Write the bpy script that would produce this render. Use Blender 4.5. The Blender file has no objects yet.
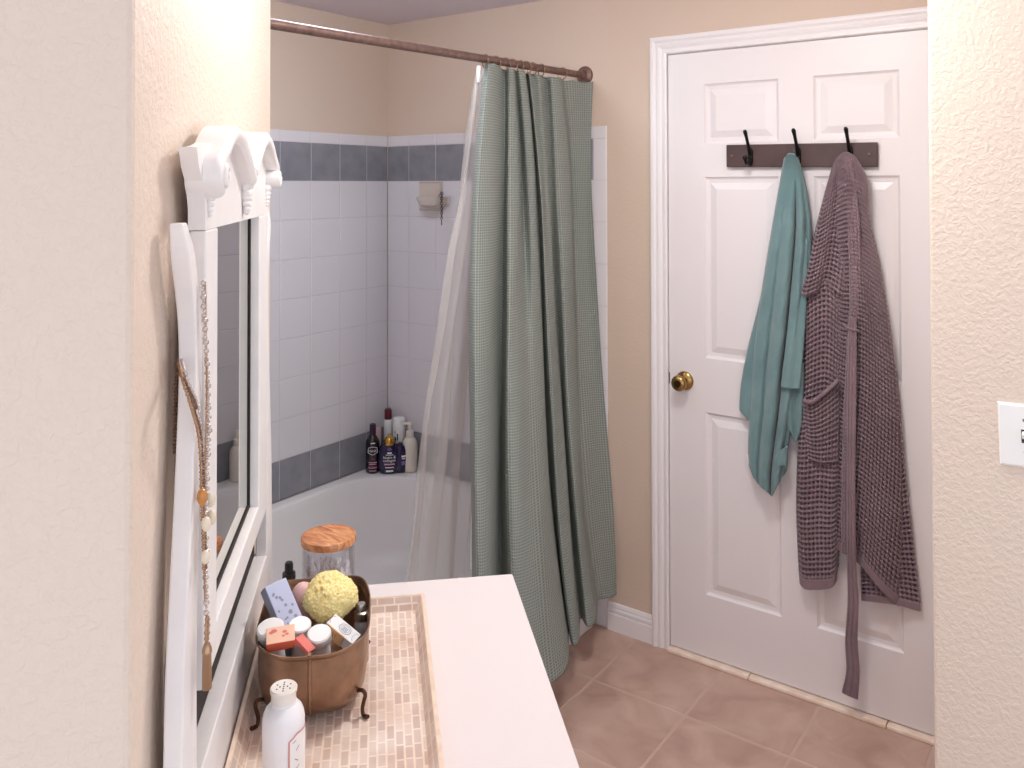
import bpy, bmesh, math, random
import numpy as np
from mathutils import Vector, Matrix

random.seed(7); np.random.seed(7)
SC = bpy.context.scene
COL = SC.collection
PI = math.pi

# ------------------------------------------------------------------ camera
F, PX, Y0, PITCH, ROLL, YAW = 840.85, 512.0, 172.75, 0.0151, 0.0017, 2.1977
CAM = Vector((2.6014, -2.6626, 1.5848))
cam_data = bpy.data.cameras.new('camera'); cam = bpy.data.objects.new('camera', cam_data)
COL.objects.link(cam); SC.camera = cam
cam_data.sensor_fit = 'HORIZONTAL'; cam_data.sensor_width = 36.0
cam_data.lens = F / 1024 * 36.0
cam_data.shift_y = -(384 - Y0) / 1024
cam_data.clip_start = 0.02
cam.location = CAM
_fw = Vector((math.cos(YAW), math.sin(YAW), 0)); _rt = Vector((math.sin(YAW), -math.cos(YAW), 0)); _up = Vector((0, 0, 1))
f2 = _fw * math.cos(PITCH) + _up * math.sin(PITCH)
u2 = _up * math.cos(PITCH) - _fw * math.sin(PITCH)
r3 = _rt * math.cos(ROLL) - u2 * math.sin(ROLL)
u3 = u2 * math.cos(ROLL) + _rt * math.sin(ROLL)
cam.matrix_world = Matrix(((r3.x, u3.x, -f2.x, CAM.x), (r3.y, u3.y, -f2.y, CAM.y), (r3.z, u3.z, -f2.z, CAM.z), (0, 0, 0, 1)))

# ------------------------------------------------------------------ world, exposure
world = bpy.data.worlds.new('world'); SC.world = world; world.use_nodes = True
bg = world.node_tree.nodes['Background']
bg.inputs[0].default_value = (0.87, 1.0, 1.10, 1); bg.inputs[1].default_value = 1.68
VANITY_LAMP = 95.0
FILL_LIGHT = 60.0  # strength of the unseen fill light added for door, curtain and floor
TUB_FILL_LIGHT = 26.0  # strength of the unseen fill light added to brighten the tub
SC.view_settings.view_transform = 'Standard'
SC.view_settings.look = 'None'
SC.view_settings.gamma = 1.0
SC.view_settings.use_curve_mapping = False
SC.view_settings.exposure = 0.0
SC.cycles.use_denoising = True
SC.cycles.max_bounces = 10
SC.cycles.transparent_max_bounces = 16

# the vanity stands at 45 degrees to the tub: s runs along its wall, n out of it
DD = Vector((-math.sqrt(.5), math.sqrt(.5), 0)); NN = Vector((math.sqrt(.5), math.sqrt(.5), 0))
def sn(s, n, z):
    return Vector((CAM.x, CAM.y, 0)) + DD * s + NN * n + Vector((0, 0, z))
def snv(p): return sn(p[0], p[1], p[2])

def ray(u, v):
    a = (u - PX) / F; b = -(v - Y0) / F
    return r3 * a + u3 * b + f2
def at_y(u, v, y):
    r = ray(u, v); return CAM + r * ((y - CAM.y) / r.y)
def at_x(u, v, x):
    r = ray(u, v); return CAM + r * ((x - CAM.x) / r.x)

# ------------------------------------------------------------------ materials
def lin(c):
    return tuple(((x / 255) / 12.92 if x / 255 <= .04045 else ((x / 255 + .055) / 1.055) ** 2.4) for x in c)
def new_mat(name):
    m = bpy.data.materials.new(name); m.use_nodes = True
    return m, m.node_tree, m.node_tree.nodes['Principled BSDF']
def mat(name, rgb, rough=.5, metal=0., spec=.5, trans=0., coat=0., bump=None, var=None, sheen=0., emit=None, ior=None, sss=None):
    """rgb in 0..255; bump = (scale, strength, distance); var = (scale, rgb2)"""
    m, nt, b = new_mat(name)
    b.inputs['Base Color'].default_value = (*lin(rgb), 1)
    b.inputs['Roughness'].default_value = rough; b.inputs['Metallic'].default_value = metal
    b.inputs['Specular IOR Level'].default_value = spec
    if trans: b.inputs['Transmission Weight'].default_value = trans
    if coat: b.inputs['Coat Weight'].default_value = coat; b.inputs['Coat Roughness'].default_value = .08
    if sheen: b.inputs['Sheen Weight'].default_value = sheen
    if ior: b.inputs['IOR'].default_value = ior
    if emit: b.inputs['Emission Color'].default_value = (*emit[0], 1); b.inputs['Emission Strength'].default_value = emit[1]
    tc = nt.nodes.new('ShaderNodeTexCoord')
    if var:
        n = nt.nodes.new('ShaderNodeTexNoise'); n.inputs['Scale'].default_value = var[0]; n.inputs['Detail'].default_value = 6
        r = nt.nodes.new('ShaderNodeValToRGB')
        r.color_ramp.elements[0].color = (*lin(rgb), 1); r.color_ramp.elements[1].color = (*lin(var[1]), 1)
        r.color_ramp.elements[0].position = .38; r.color_ramp.elements[1].position = .64
        nt.links.new(tc.outputs['Object'], n.inputs['Vector']); nt.links.new(n.outputs['Fac'], r.inputs['Fac'])
        nt.links.new(r.outputs['Color'], b.inputs['Base Color'])
    if bump:
        n = nt.nodes.new('ShaderNodeTexNoise'); n.inputs['Scale'].default_value = bump[0]; n.inputs['Detail'].default_value = 4
        bp = nt.nodes.new('ShaderNodeBump'); bp.inputs['Strength'].default_value = bump[1]; bp.inputs['Distance'].default_value = bump[2]
        nt.links.new(tc.outputs['Object'], n.inputs['Vector']); nt.links.new(n.outputs['Fac'], bp.inputs['Height'])
        nt.links.new(bp.outputs['Normal'], b.inputs['Normal'])
    return m

def plaster(name, rgb, strength, scale=55., dist=.004):
    """orange-peel knockdown wall paint"""
    m, nt, b = new_mat(name)
    b.inputs['Base Color'].default_value = (*lin(rgb), 1); b.inputs['Roughness'].default_value = .62
    b.inputs['Specular IOR Level'].default_value = .3
    tc = nt.nodes.new('ShaderNodeTexCoord')
    n1 = nt.nodes.new('ShaderNodeTexNoise'); n1.inputs['Scale'].default_value = scale; n1.inputs['Detail'].default_value = 3
    n1.inputs['Distortion'].default_value = .6
    rp = nt.nodes.new('ShaderNodeValToRGB'); rp.color_ramp.elements[0].position = .42; rp.color_ramp.elements[1].position = .6
    n2 = nt.nodes.new('ShaderNodeTexNoise'); n2.inputs['Scale'].default_value = scale * 3.2
    ad = nt.nodes.new('ShaderNodeMath'); ad.operation = 'MULTIPLY_ADD'; ad.inputs[1].default_value = .3
    bp = nt.nodes.new('ShaderNodeBump'); bp.inputs['Strength'].default_value = strength; bp.inputs['Distance'].default_value = dist
    nt.links.new(tc.outputs['Object'], n1.inputs['Vector']); nt.links.new(tc.outputs['Object'], n2.inputs['Vector'])
    nt.links.new(n1.outputs['Fac'], rp.inputs['Fac'])
    nt.links.new(n2.outputs['Fac'], ad.inputs[0]); nt.links.new(rp.outputs['Color'], ad.inputs[2])
    nt.links.new(ad.outputs['Value'], bp.inputs['Height']); nt.links.new(bp.outputs['Normal'], b.inputs['Normal'])
    return m

def glass(name, rgb=(255, 255, 255), rough=0., thin=.9):
    """thin clear wall: mostly see-through with a glossy film"""
    m, nt, b = new_mat(name)
    nt.nodes.remove(b); out = nt.nodes['Material Output']
    t = nt.nodes.new('ShaderNodeBsdfTransparent'); t.inputs['Color'].default_value = (*lin(rgb), 1)
    g = nt.nodes.new('ShaderNodeBsdfGlossy'); g.inputs['Roughness'].default_value = rough + .02
    lw = nt.nodes.new('ShaderNodeLayerWeight'); lw.inputs['Blend'].default_value = .25
    mp = nt.nodes.new('ShaderNodeMath'); mp.operation = 'MULTIPLY_ADD'; mp.inputs[1].default_value = .4; mp.inputs[2].default_value = (1 - thin) * .35
    mx = nt.nodes.new('ShaderNodeMixShader')
    nt.links.new(lw.outputs['Fresnel'], mp.inputs[0]); nt.links.new(mp.outputs[0], mx.inputs['Fac'])
    nt.links.new(t.outputs[0], mx.inputs[1]); nt.links.new(g.outputs[0], mx.inputs[2]); nt.links.new(mx.outputs[0], out.inputs['Surface'])
    return m

WALL_RGB = (216, 193, 176)
M = {}
M['wall'] = plaster('warm_beige_paint', WALL_RGB, .10, 90, .003)
M['wall_rough'] = plaster('warm_beige_textured_paint', (228, 209, 194), .30, 95, .0032)
M['ceiling'] = plaster('ceiling_paint', (226, 214, 222), .1, 90)
M['white_tile'] = mat('white_tile', (224, 217, 220), .16, coat=.3, bump=(5, .05, .01))
M['grey_tile'] = mat('grey_tile', (134, 132, 139), .2, coat=.2, var=(14, (146, 143, 149)))
M['grout'] = mat('grout', (205, 198, 198), .8)
M['tub'] = mat('tub_acrylic', (236, 230, 228), .38, coat=.08)
M['door_paint'] = mat('door_paint', (236, 227, 228), .38, bump=(120, .05, .002))
M['trim_paint'] = mat('trim_paint', (240, 233, 234), .35)
M['threshold'] = mat('threshold_wood', (250, 230, 214), .5, var=(30, (240, 214, 194)))
M['brass'] = mat('antique_brass', (170, 138, 88), .24, 1., bump=(40, .05, .002))
M['brass_dark'] = mat('dark_brass', (52, 38, 26), .45, .7)
M['bronze'] = mat('oil_rubbed_bronze', (138, 110, 102), .48, .6, var=(60, (118, 94, 86)))
M['copper_ring'] = mat('copper_wire', (158, 128, 106), .3, .85)
M['rack_wood'] = mat('dark_stained_wood', (72, 50, 50), .5, var=(18, (82, 58, 57)))
M['black_iron'] = mat('black_iron', (24, 21, 22), .4, .5)
M['counter'] = mat('white_laminate', (233, 222, 221), .35)
M['cabinet'] = mat('cabinet_paint', (226, 220, 214), .45)
M['white_wood'] = mat('white_painted_wood', (238, 232, 232), .42, bump=(70, .12, .003), var=(22, (243, 237, 234)))
M['mirror_glass'] = mat('mirror_glass', (196, 194, 186), .015, 1.)
M['gap_shade'] = mat('dark_gap_shade', (44, 35, 32), .8)  # dark colour standing in for shade in the mirror's gaps
M['white_plastic'] = mat('white_plastic', (244, 241, 238), .32)
M['dark_slot'] = mat('dark_slot', (40, 38, 38), .6)
M['screw'] = mat('steel_screw', (150, 146, 142), .35, .9)
M['liner_eyelet'] = mat('white_hook_plastic', (236, 230, 228), .4)
M['ceramic'] = mat('bone_ceramic', (214, 198, 186), .2, coat=.3)
M['chain_steel'] = mat('tarnished_steel', (120, 112, 106), .35, .9)
M['copper_bowl'] = mat('aged_copper', (160, 126, 102), .38, .75, var=(26, (130, 100, 78)), bump=(16, .12, .006))
M['copper_wire_dark'] = mat('aged_copper_feet', (88, 58, 42), .42, .7)
M['lid_wood'] = None
M['cotton'] = mat('cotton_white', (246, 242, 240), .9)
M['black_plastic'] = mat('black_plastic', (16, 15, 17), .3)
M['amber_black'] = mat('dark_glass', (26, 20, 20), .12, coat=.4)
M['lavender'] = mat('lavender_soap_paper', (186, 190, 214), .55)
M['lav_edge'] = mat('pale_lavender_paper', (206, 198, 218), .55)
M['lav_flower'] = mat('printed_grey_flower', (140, 138, 160), .6)
M['orange'] = mat('orange_carton', (240, 112, 84), .5)
M['peach'] = mat('peach_carton', (246, 196, 168), .5)
M['coral'] = mat('coral_print', (226, 120, 110), .5)
M['pink'] = mat('pink_soap', (232, 188, 186), .5)
M['blue_grey'] = mat('slate_blue_plastic', (74, 98, 116), .35)
M['carton_white'] = mat('white_carton', (240, 240, 242), .5)
M['carton_grey'] = mat('grey_print', (120, 130, 146), .6)
M['tan'] = mat('tan_carton', (224, 178, 130), .55)
M['tan_print'] = mat('brown_print', (150, 104, 66), .6)
M['silver'] = mat('brushed_silver', (190, 188, 188), .3, 1.)
M['clear'] = mat('clear_plastic', (222, 224, 228), .12, trans=.45, coat=.4)
M['jar_glass'] = glass('jar_glass', (250, 250, 252), 0., .93)
M['talc_white'] = mat('white_bottle', (242, 237, 238), .35)
M['talc_cap'] = mat('cream_cap', (238, 228, 218), .35)
M['rose'] = mat('rose_print', (214, 148, 142), .5)
M['label_white'] = mat('white_label', (246, 240, 238), .5)
M['print_grey'] = mat('grey_script', (152, 148, 154), .6)
M['aub'] = mat('black_bottle', (22, 12, 20), .2, coat=.4)
M['aub_cap'] = mat('aubergine_cap', (48, 22, 52), .3)
M['plum'] = mat('purple_bottle', (34, 18, 62), .18, coat=.4)
M['violet_print'] = mat('violet_print', (122, 92, 160), .5)
M['gold'] = mat('gold_cap', (196, 150, 70), .25, .9)
M['maroon'] = mat('maroon_cap', (96, 20, 36), .3)
M['cream_plastic'] = mat('cream_plastic', (232, 218, 204), .35)
M['pale_pink'] = mat('pale_pink_tube', (222, 184, 182), .4)
M['red_print'] = mat('red_print', (150, 52, 62), .5)
M['pink_print'] = mat('pink_print', (206, 150, 176), .5)
M['gold_chain'] = mat('gold_chain', (178, 144, 116), .3, .85)
M['brown_bead'] = mat('brown_bead', (116, 84, 66), .35)
M['crystal'] = mat('champagne_bead', (206, 192, 184), .15, .45, coat=.5)
M['shell'] = mat('cream_shell', (236, 220, 196), .3, coat=.4)
M['amber_bead'] = mat('amber_bead', (196, 130, 60), .2, coat=.5)
M['tag_white'] = mat('white_tag', (244, 242, 240), .7)
M['metal_white'] = mat('white_metal', (235, 232, 228), .4)
M['globe'] = mat('frosted_bulb', (255, 240, 225), .4, emit=((1.0, .97, .92), VANITY_LAMP))
M['fill_dome'] = mat('added_fill_dome', (255, 245, 235), .4, emit=((1.0, 1.01, .97), FILL_LIGHT))
M['tub_fill_dome'] = mat('added_tub_fill_dome', (245, 248, 255), .4, emit=((.88, 1.02, 1.16), TUB_FILL_LIGHT))

def floor_mat():
    m, nt, b = new_mat('floor_tile'); b.inputs['Roughness'].default_value = .42
    tc = nt.nodes.new('ShaderNodeTexCoord')
    n = nt.nodes.new('ShaderNodeTexNoise'); n.inputs['Scale'].default_value = 7; n.inputs['Detail'].default_value = 8; n.inputs['Distortion'].default_value = .8
    r = nt.nodes.new('ShaderNodeValToRGB')
    r.color_ramp.elements[0].color = (*lin((182, 146, 131)), 1); r.color_ramp.elements[0].position = .32
    r.color_ramp.elements[1].color = (*lin((208, 176, 161)), 1); r.color_ramp.elements[1].position = .68
    nt.links.new(tc.outputs['Object'], n.inputs['Vector']); nt.links.new(n.outputs['Fac'], r.inputs['Fac'])
    nt.links.new(r.outputs['Color'], b.inputs['Base Color'])
    bp = nt.nodes.new('ShaderNodeBump'); bp.inputs['Strength'].default_value = .12; bp.inputs['Distance'].default_value = .003
    nt.links.new(n.outputs['Fac'], bp.inputs['Height']); nt.links.new(bp.outputs['Normal'], b.inputs['Normal'])
    return m
M['floor_tile'] = floor_mat()
M['floor_grout'] = mat('floor_grout', (203, 174, 159), .85)

def mosaic_mat():
    m, nt, b = new_mat('shell_mosaic'); b.inputs['Roughness'].default_value = .3
    tc = nt.nodes.new('ShaderNodeTexCoord')
    n0 = nt.nodes.new('ShaderNodeTexNoise'); n0.inputs['Scale'].default_value = 38
    mxv = nt.nodes.new('ShaderNodeMix'); mxv.data_type = 'VECTOR'; mxv.inputs['Factor'].default_value = .05
    br = nt.nodes.new('ShaderNodeTexBrick')
    br.offset = .45; br.squash = .8; br.squash_frequency = 3
    br.inputs['Color1'].default_value = (*lin((216, 192, 180)), 1)
    br.inputs['Color2'].default_value = (*lin((242, 224, 211)), 1)
    br.inputs['Mortar'].default_value = (*lin((252, 236, 220)), 1)
    br.inputs['Scale'].default_value = 1.0
    br.inputs['Mortar Size'].default_value = .0017; br.inputs['Mortar Smooth'].default_value = .3
    br.inputs['Brick Width'].default_value = .031; br.inputs['Row Height'].default_value = .0125
    nz = nt.nodes.new('ShaderNodeTexNoise'); nz.inputs['Scale'].default_value = 12; nz.inputs['Detail'].default_value = 4
    rp = nt.nodes.new('ShaderNodeValToRGB')
    rp.color_ramp.elements[0].color = (*lin((236, 222, 214)), 1); rp.color_ramp.elements[1].color = (1, 1, 1, 1)
    rp.color_ramp.elements[0].position = .35; rp.color_ramp.elements[1].position = .65
    mu = nt.nodes.new('ShaderNodeMix'); mu.data_type = 'RGBA'; mu.blend_type = 'MULTIPLY'; mu.inputs['Factor'].default_value = 1
    L = nt.links.new
    L(tc.outputs['UV'], br.inputs['Vector'])
    L(tc.outputs['Object'], nz.inputs['Vector']); L(nz.outputs['Fac'], rp.inputs['Fac'])
    L(br.outputs['Color'], mu.inputs['A']); L(rp.outputs['Color'], mu.inputs['B']); L(mu.outputs['Result'], b.inputs['Base Color'])
    bp = nt.nodes.new('ShaderNodeBump'); bp.inputs['Strength'].default_value = .25; bp.inputs['Distance'].default_value = .001; bp.invert = True
    L(br.outputs['Fac'], bp.inputs['Height']); L(bp.outputs['Normal'], b.inputs['Normal'])
    return m
M['mosaic'] = mosaic_mat()

def wood_mat():
    m, nt, b = new_mat('acacia_wood'); b.inputs['Roughness'].default_value = .4
    tc = nt.nodes.new('ShaderNodeTexCoord'); mp = nt.nodes.new('ShaderNodeMapping'); mp.inputs['Scale'].default_value = (18, 60, 40)
    mp.inputs['Rotation'].default_value = (0, 0, .5)
    n = nt.nodes.new('ShaderNodeTexNoise'); n.inputs['Scale'].default_value = 1.1; n.inputs['Detail'].default_value = 5; n.inputs['Distortion'].default_value = 1.4
    r = nt.nodes.new('ShaderNodeValToRGB'); e = r.color_ramp.elements
    e[0].color = (*lin((146, 82, 48)), 1); e[0].position = .3; e[1].color = (*lin((226, 168, 118)), 1); e[1].position = .68
    k = e.new(.5); k.color = (*lin((196, 128, 82)), 1)
    L = nt.links.new; L(tc.outputs['Object'], mp.inputs['Vector']); L(mp.outputs['Vector'], n.inputs['Vector']); L(n.outputs['Fac'], r.inputs['Fac']); L(r.outputs['Color'], b.inputs['Base Color'])
    return m
M['lid_wood'] = wood_mat()

def sponge_mat():
    m, nt, b = new_mat('natural_sponge'); b.inputs['Roughness'].default_value = .9
    tc = nt.nodes.new('ShaderNodeTexCoord'); v = nt.nodes.new('ShaderNodeTexVoronoi'); v.inputs['Scale'].default_value = 260
    r = nt.nodes.new('ShaderNodeValToRGB'); e = r.color_ramp.elements
    e[0].color = (*lin((255, 238, 172)), 1); e[0].position = .3; e[1].color = (*lin((246, 216, 140)), 1); e[1].position = .8
    bp = nt.nodes.new('ShaderNodeBump'); bp.inputs['Strength'].default_value = .5; bp.inputs['Distance'].default_value = .002
    L = nt.links.new; L(tc.outputs['Object'], v.inputs['Vector']); L(v.outputs['Distance'], r.inputs['Fac']); L(r.outputs['Color'], b.inputs['Base Color'])
    L(v.outputs['Distance'], bp.inputs['Height']); L(bp.outputs['Normal'], b.inputs['Normal'])
    return m
M['sponge'] = sponge_mat()

def cloth_mat(name, rgb, rgb2, scale, rough=.95, bumps=(300, .25, .001), sheen=.2):
    return mat(name, rgb, rough, var=(scale, rgb2), bump=bumps, spec=.15, sheen=sheen)
M['robe'] = cloth_mat('waffle_cotton', (130, 108, 115), (140, 117, 123), 9)
M['towel'] = cloth_mat('teal_terry', (108, 136, 139), (122, 148, 150), 7, bumps=(420, .5, .002), sheen=.35)

def waffle_curtain_mat():
    m, nt, b = new_mat('sage_waffle_weave'); b.inputs['Roughness'].default_value = .7; b.inputs['Specular IOR Level'].default_value = .25
    uv = nt.nodes.new('ShaderNodeTexCoord'); sep = nt.nodes.new('ShaderNodeSeparateXYZ')
    L = nt.links.new; L(uv.outputs['UV'], sep.inputs[0])
    def wave(out):
        a = nt.nodes.new('ShaderNodeMath'); a.operation = 'MULTIPLY'; a.inputs[1].default_value = 2 * PI / .0082
        c = nt.nodes.new('ShaderNodeMath'); c.operation = 'COSINE'; L(out, a.inputs[0]); L(a.outputs[0], c.inputs[0]); return c.outputs[0]
    mx = nt.nodes.new('ShaderNodeMath'); mx.operation = 'MAXIMUM'
    L(wave(sep.outputs['X']), mx.inputs[0]); L(wave(sep.outputs['Y']), mx.inputs[1])
    mr = nt.nodes.new('ShaderNodeMapRange'); mr.inputs['From Min'].default_value = -1; mr.inputs['From Max'].default_value = 1
    L(mx.outputs[0], mr.inputs['Value'])
    r = nt.nodes.new('ShaderNodeValToRGB'); e = r.color_ramp.elements
    e[0].color = (*lin((112, 116, 111)), 1); e[0].position = .25; e[1].color = (*lin((154, 158, 151)), 1); e[1].position = .95
    L(mr.outputs['Result'], r.inputs['Fac']); L(r.outputs['Color'], b.inputs['Base Color'])
    bp = nt.nodes.new('ShaderNodeBump'); bp.inputs['Strength'].default_value = .7; bp.inputs['Distance'].default_value = .0025
    L(mr.outputs['Result'], bp.inputs['Height']); L(bp.outputs['Normal'], b.inputs['Normal'])
    return m
M['curtain'] = waffle_curtain_mat()

def liner_mat():
    m, nt, b = new_mat('frosted_vinyl'); out = nt.nodes['Material Output']
    b.inputs['Base Color'].default_value = (*lin((232, 224, 220)), 1); b.inputs['Roughness'].default_value = .25
    t = nt.nodes.new('ShaderNodeBsdfTransparent'); t.inputs['Color'].default_value = (.96, .95, .94, 1)
    tl = nt.nodes.new('ShaderNodeBsdfTranslucent'); tl.inputs['Color'].default_value = (*lin((226, 216, 210)), 1)
    m1 = nt.nodes.new('ShaderNodeMixShader'); m1.inputs['Fac'].default_value = .4
    m2 = nt.nodes.new('ShaderNodeMixShader'); m2.inputs['Fac'].default_value = .4
    L = nt.links.new; L(b.outputs[0], m1.inputs[1]); L(tl.outputs[0], m1.inputs[2])
    L(t.outputs[0], m2.inputs[1]); L(m1.outputs[0], m2.inputs[2]); L(m2.outputs[0], out.inputs['Surface'])
    return m
M['liner'] = liner_mat()

# ------------------------------------------------------------------ mesh helpers
class MB:
    """collects geometry for ONE mesh object; xf maps local points to the world"""
    def __init__(self, xf=None):
        self.v = []; self.f = []; self.mi = []; self.uv = {}; self.xf = xf or (lambda p: Vector(p)); self.cur = 0
    def add(self, pts, faces, mi=None):
        o = len(self.v); self.v += [self.xf(p) for p in pts]
        for fc in faces: self.f.append([i + o for i in fc]); self.mi.append(self.cur if mi is None else mi)
        return o
    def box(self, a, b, mi=None):
        (x0, y0, z0), (x1, y1, z1) = a, b
        p = [(x0, y0, z0), (x1, y0, z0), (x1, y1, z0), (x0, y1, z0), (x0, y0, z1), (x1, y0, z1), (x1, y1, z1), (x0, y1, z1)]
        self.add(p, [(3, 2, 1, 0), (4, 5, 6, 7), (0, 1, 5, 4), (1, 2, 6, 5), (2, 3, 7, 6), (3, 0, 4, 7)], mi)
    def obox(self, c, ax, ay, az, mi=None):
        """box about c with half-axis vectors"""
        c, ax, ay, az = Vector(c), Vector(ax), Vector(ay), Vector(az)
        p = [c + ax * i + ay * j + az * k for k in (-1, 1) for (i, j) in ((-1, -1), (1, -1), (1, 1), (-1, 1))]
        self.add(p, [(3, 2, 1, 0), (4, 5, 6, 7), (0, 1, 5, 4), (1, 2, 6, 5), (2, 3, 7, 6), (3, 0, 4, 7)], mi)
    def loft(self, loops, cap0=True, cap1=True, mi=None, closed=True):
        n = len(loops[0]); pts = [p for l in loops for p in l]; fs = []
        for i in range(len(loops) - 1):
            for j in range(n if closed else n - 1):
                k = (j + 1) % n; fs.append((i * n + j, i * n + k, (i + 1) * n + k, (i + 1) * n + j))
        if cap0: fs.append(tuple(reversed(range(n))))
        if cap1: fs.append(tuple(range((len(loops) - 1) * n, len(loops) * n)))
        return self.add(pts, fs, mi)
    def lathe(self, prof, c=(0, 0, 0), axis=(0, 0, 1), n=28, mi=None, cap0=True, cap1=True):
        """prof = [(radius, height)]"""
        a = Vector(axis).normalized(); e1 = a.orthogonal().normalized(); e2 = a.cross(e1); c = Vector(c)
        loops = [[c + a * h + (e1 * math.cos(2 * PI * k / n) + e2 * math.sin(2 * PI * k / n)) * max(r, 1e-5) for k in range(n)] for r, h in prof]
        self.loft(loops, cap0, cap1, mi)
    def tube(self, pts, r, n=8, mi=None, closed=False):
        P = [Vector(p) for p in pts]; R = r if isinstance(r, (list, tuple)) else [r] * len(P)
        loops = []; prev = None
        for i, p in enumerate(P):
            if closed: t = P[(i + 1) % len(P)] - P[i - 1]
            else: t = P[min(i + 1, len(P) - 1)] - P[max(i - 1, 0)]
            t.normalize()
            if prev is None: e1 = t.orthogonal().normalized()
            else:
                e1 = prev - t * prev.dot(t); e1 = e1.normalized() if e1.length > 1e-6 else t.orthogonal().normalized()
            prev = e1; e2 = t.cross(e1)
            loops.append([p + (e1 * math.cos(2 * PI * k / n) + e2 * math.sin(2 * PI * k / n)) * R[i] for k in range(n)])
        if closed: loops.append(loops[0])
        self.loft(loops, not closed, not closed, mi)
    def ball(self, c, r, nu=10, nv=6, mi=None):
        if not isinstance(r, (list, tuple)): r = (r, r, r)
        c = Vector(c); loops = []
        for i in range(nv + 1):
            th = PI * i / nv; rr = max(math.sin(th), .02)
            loops.append([c + Vector((r[0] * rr * math.cos(2 * PI * k / nu), r[1] * rr * math.sin(2 * PI * k / nu), -r[2] * math.cos(th))) for k in range(nu)])
        self.loft(loops, True, True, mi)
    def prism(self, poly, a, b, mi=None):
        """poly points extruded from offset vector a to b"""
        a, b = Vector(a), Vector(b)
        self.loft([[Vector(p) + a for p in poly], [Vector(p) + b for p in poly]], True, True, mi)
    def build(self, name, mats, parent=None, smooth=None, bevel=None, solid=None, subsurf=0, origin=None):
        if not isinstance(mats, (list, tuple)): mats = [mats]
        base = root_loc(parent) if parent else (Vector(origin) if origin is not None else Vector((0, 0, 0)))
        me = bpy.data.meshes.new(name)
        me.from_pydata([tuple(p - base) for p in self.v], [], self.f)
        for m in mats: me.materials.append(m)
        me.polygons.foreach_set('material_index', self.mi)
        bm = bmesh.new(); bm.from_mesh(me); bmesh.ops.recalc_face_normals(bm, faces=bm.faces); bm.to_mesh(me); bm.free()
        if smooth is not None:
            me.polygons.foreach_set('use_smooth', [True] * len(me.polygons))
            if smooth < 179: me.set_sharp_from_angle(angle=math.radians(smooth))
        o = bpy.data.objects.new(name, me); COL.objects.link(o)
        if parent: o.parent = parent
        else: o.location = base
        if bevel:
            md = o.modifiers.new('bevel', 'BEVEL'); md.width = bevel; md.segments = 2; md.limit_method = 'ANGLE'; md.angle_limit = math.radians(40)
        if solid:
            md = o.modifiers.new('solidify', 'SOLIDIFY'); md.thickness = solid; md.offset = 0
        if subsurf:
            md = o.modifiers.new('subsurf', 'SUBSURF'); md.levels = subsurf; md.render_levels = subsurf
        return o

def root_loc(o):
    while o.parent: o = o.parent
    return o.location.copy()
def thing(name, label, cat, loc, group=None):
    o = bpy.data.objects.new(name, None); COL.objects.link(o); o.location = loc; o.empty_display_size = .05
    o['label'] = label; o['category'] = cat
    if group: o['group'] = group
    return o
def tag(o, label, cat, group=None):
    o['label'] = label; o['category'] = cat
    if group: o['group'] = group
    return o
def struct(o):
    o['kind'] = 'structure'; return o

def grid_mesh(name, P, mats, parent=None, uv=None, solid=None, origin=None, smooth=True, closed=False):
    """P = (nv, nu, 3) array of world points"""
    nv, nu, _ = P.shape
    base = np.array(root_loc(parent)) if parent else (np.array(origin) if origin is not None else np.zeros(3))
    me = bpy.data.meshes.new(name)
    idx = np.arange(nv * nu).reshape(nv, nu)
    q = np.stack([idx[:-1, :-1], idx[:-1, 1:], idx[1:, 1:], idx[1:, :-1]], -1).reshape(-1, 4)
    me.vertices.add(nv * nu); me.vertices.foreach_set('co', (P - base).astype(np.float32).ravel())
    me.loops.add(len(q) * 4); me.loops.foreach_set('vertex_index', q.ravel().astype(np.int32))
    me.polygons.add(len(q)); me.polygons.foreach_set('loop_start', np.arange(0, len(q) * 4, 4, dtype=np.int32))
    me.update(calc_edges=True); me.validate()
    if uv is not None:
        l = me.uv_layers.new(name='UVMap'); l.data.foreach_set('uv', uv.reshape(-1, 2)[q.ravel()].astype(np.float32).ravel())
    if not isinstance(mats, (list, tuple)): mats = [mats]
    for m in mats: me.materials.append(m)
    if smooth: me.polygons.foreach_set('use_smooth', [True] * len(me.polygons))
    o = bpy.data.objects.new(name, me); COL.objects.link(o)
    if parent: o.parent = parent
    else: o.location = Vector(base)
    if solid:
        md = o.modifiers.new('solidify', 'SOLIDIFY'); md.thickness = solid; md.offset = -1 if solid < 0 else 0; md.thickness = abs(solid)
    return o

def crom(pts, t):
    """Catmull-Rom through pts (k, d) at t in 0..k-1"""
    pts = np.asarray(pts, float); k = len(pts); t = np.clip(np.asarray(t, float), 0, k - 1 - 1e-9)
    i = np.floor(t).astype(int); f = (t - i)[:, None]
    g = lambda j: pts[np.clip(j, 0, k - 1)]
    p0, p1, p2, p3 = g(i - 1), g(i), g(i + 1), g(i + 2)
    return .5 * (2 * p1 + (p2 - p0) * f + (2 * p0 - 5 * p1 + 4 * p2 - p3) * f ** 2 + (3 * p1 - p0 - 3 * p2 + p3) * f ** 3)
def resample(poly, n):
    p = np.asarray(poly, float); d = np.r_[0, np.cumsum(np.linalg.norm(np.diff(p, axis=0), axis=1))]
    fine = crom(p, np.linspace(0, len(p) - 1, 40 * len(p)))
    d = np.r_[0, np.cumsum(np.linalg.norm(np.diff(fine, axis=0), axis=1))]
    t = np.linspace(0, d[-1], n)
    return np.stack([np.interp(t, d, fine[:, k]) for k in range(p.shape[1])], -1)

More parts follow.
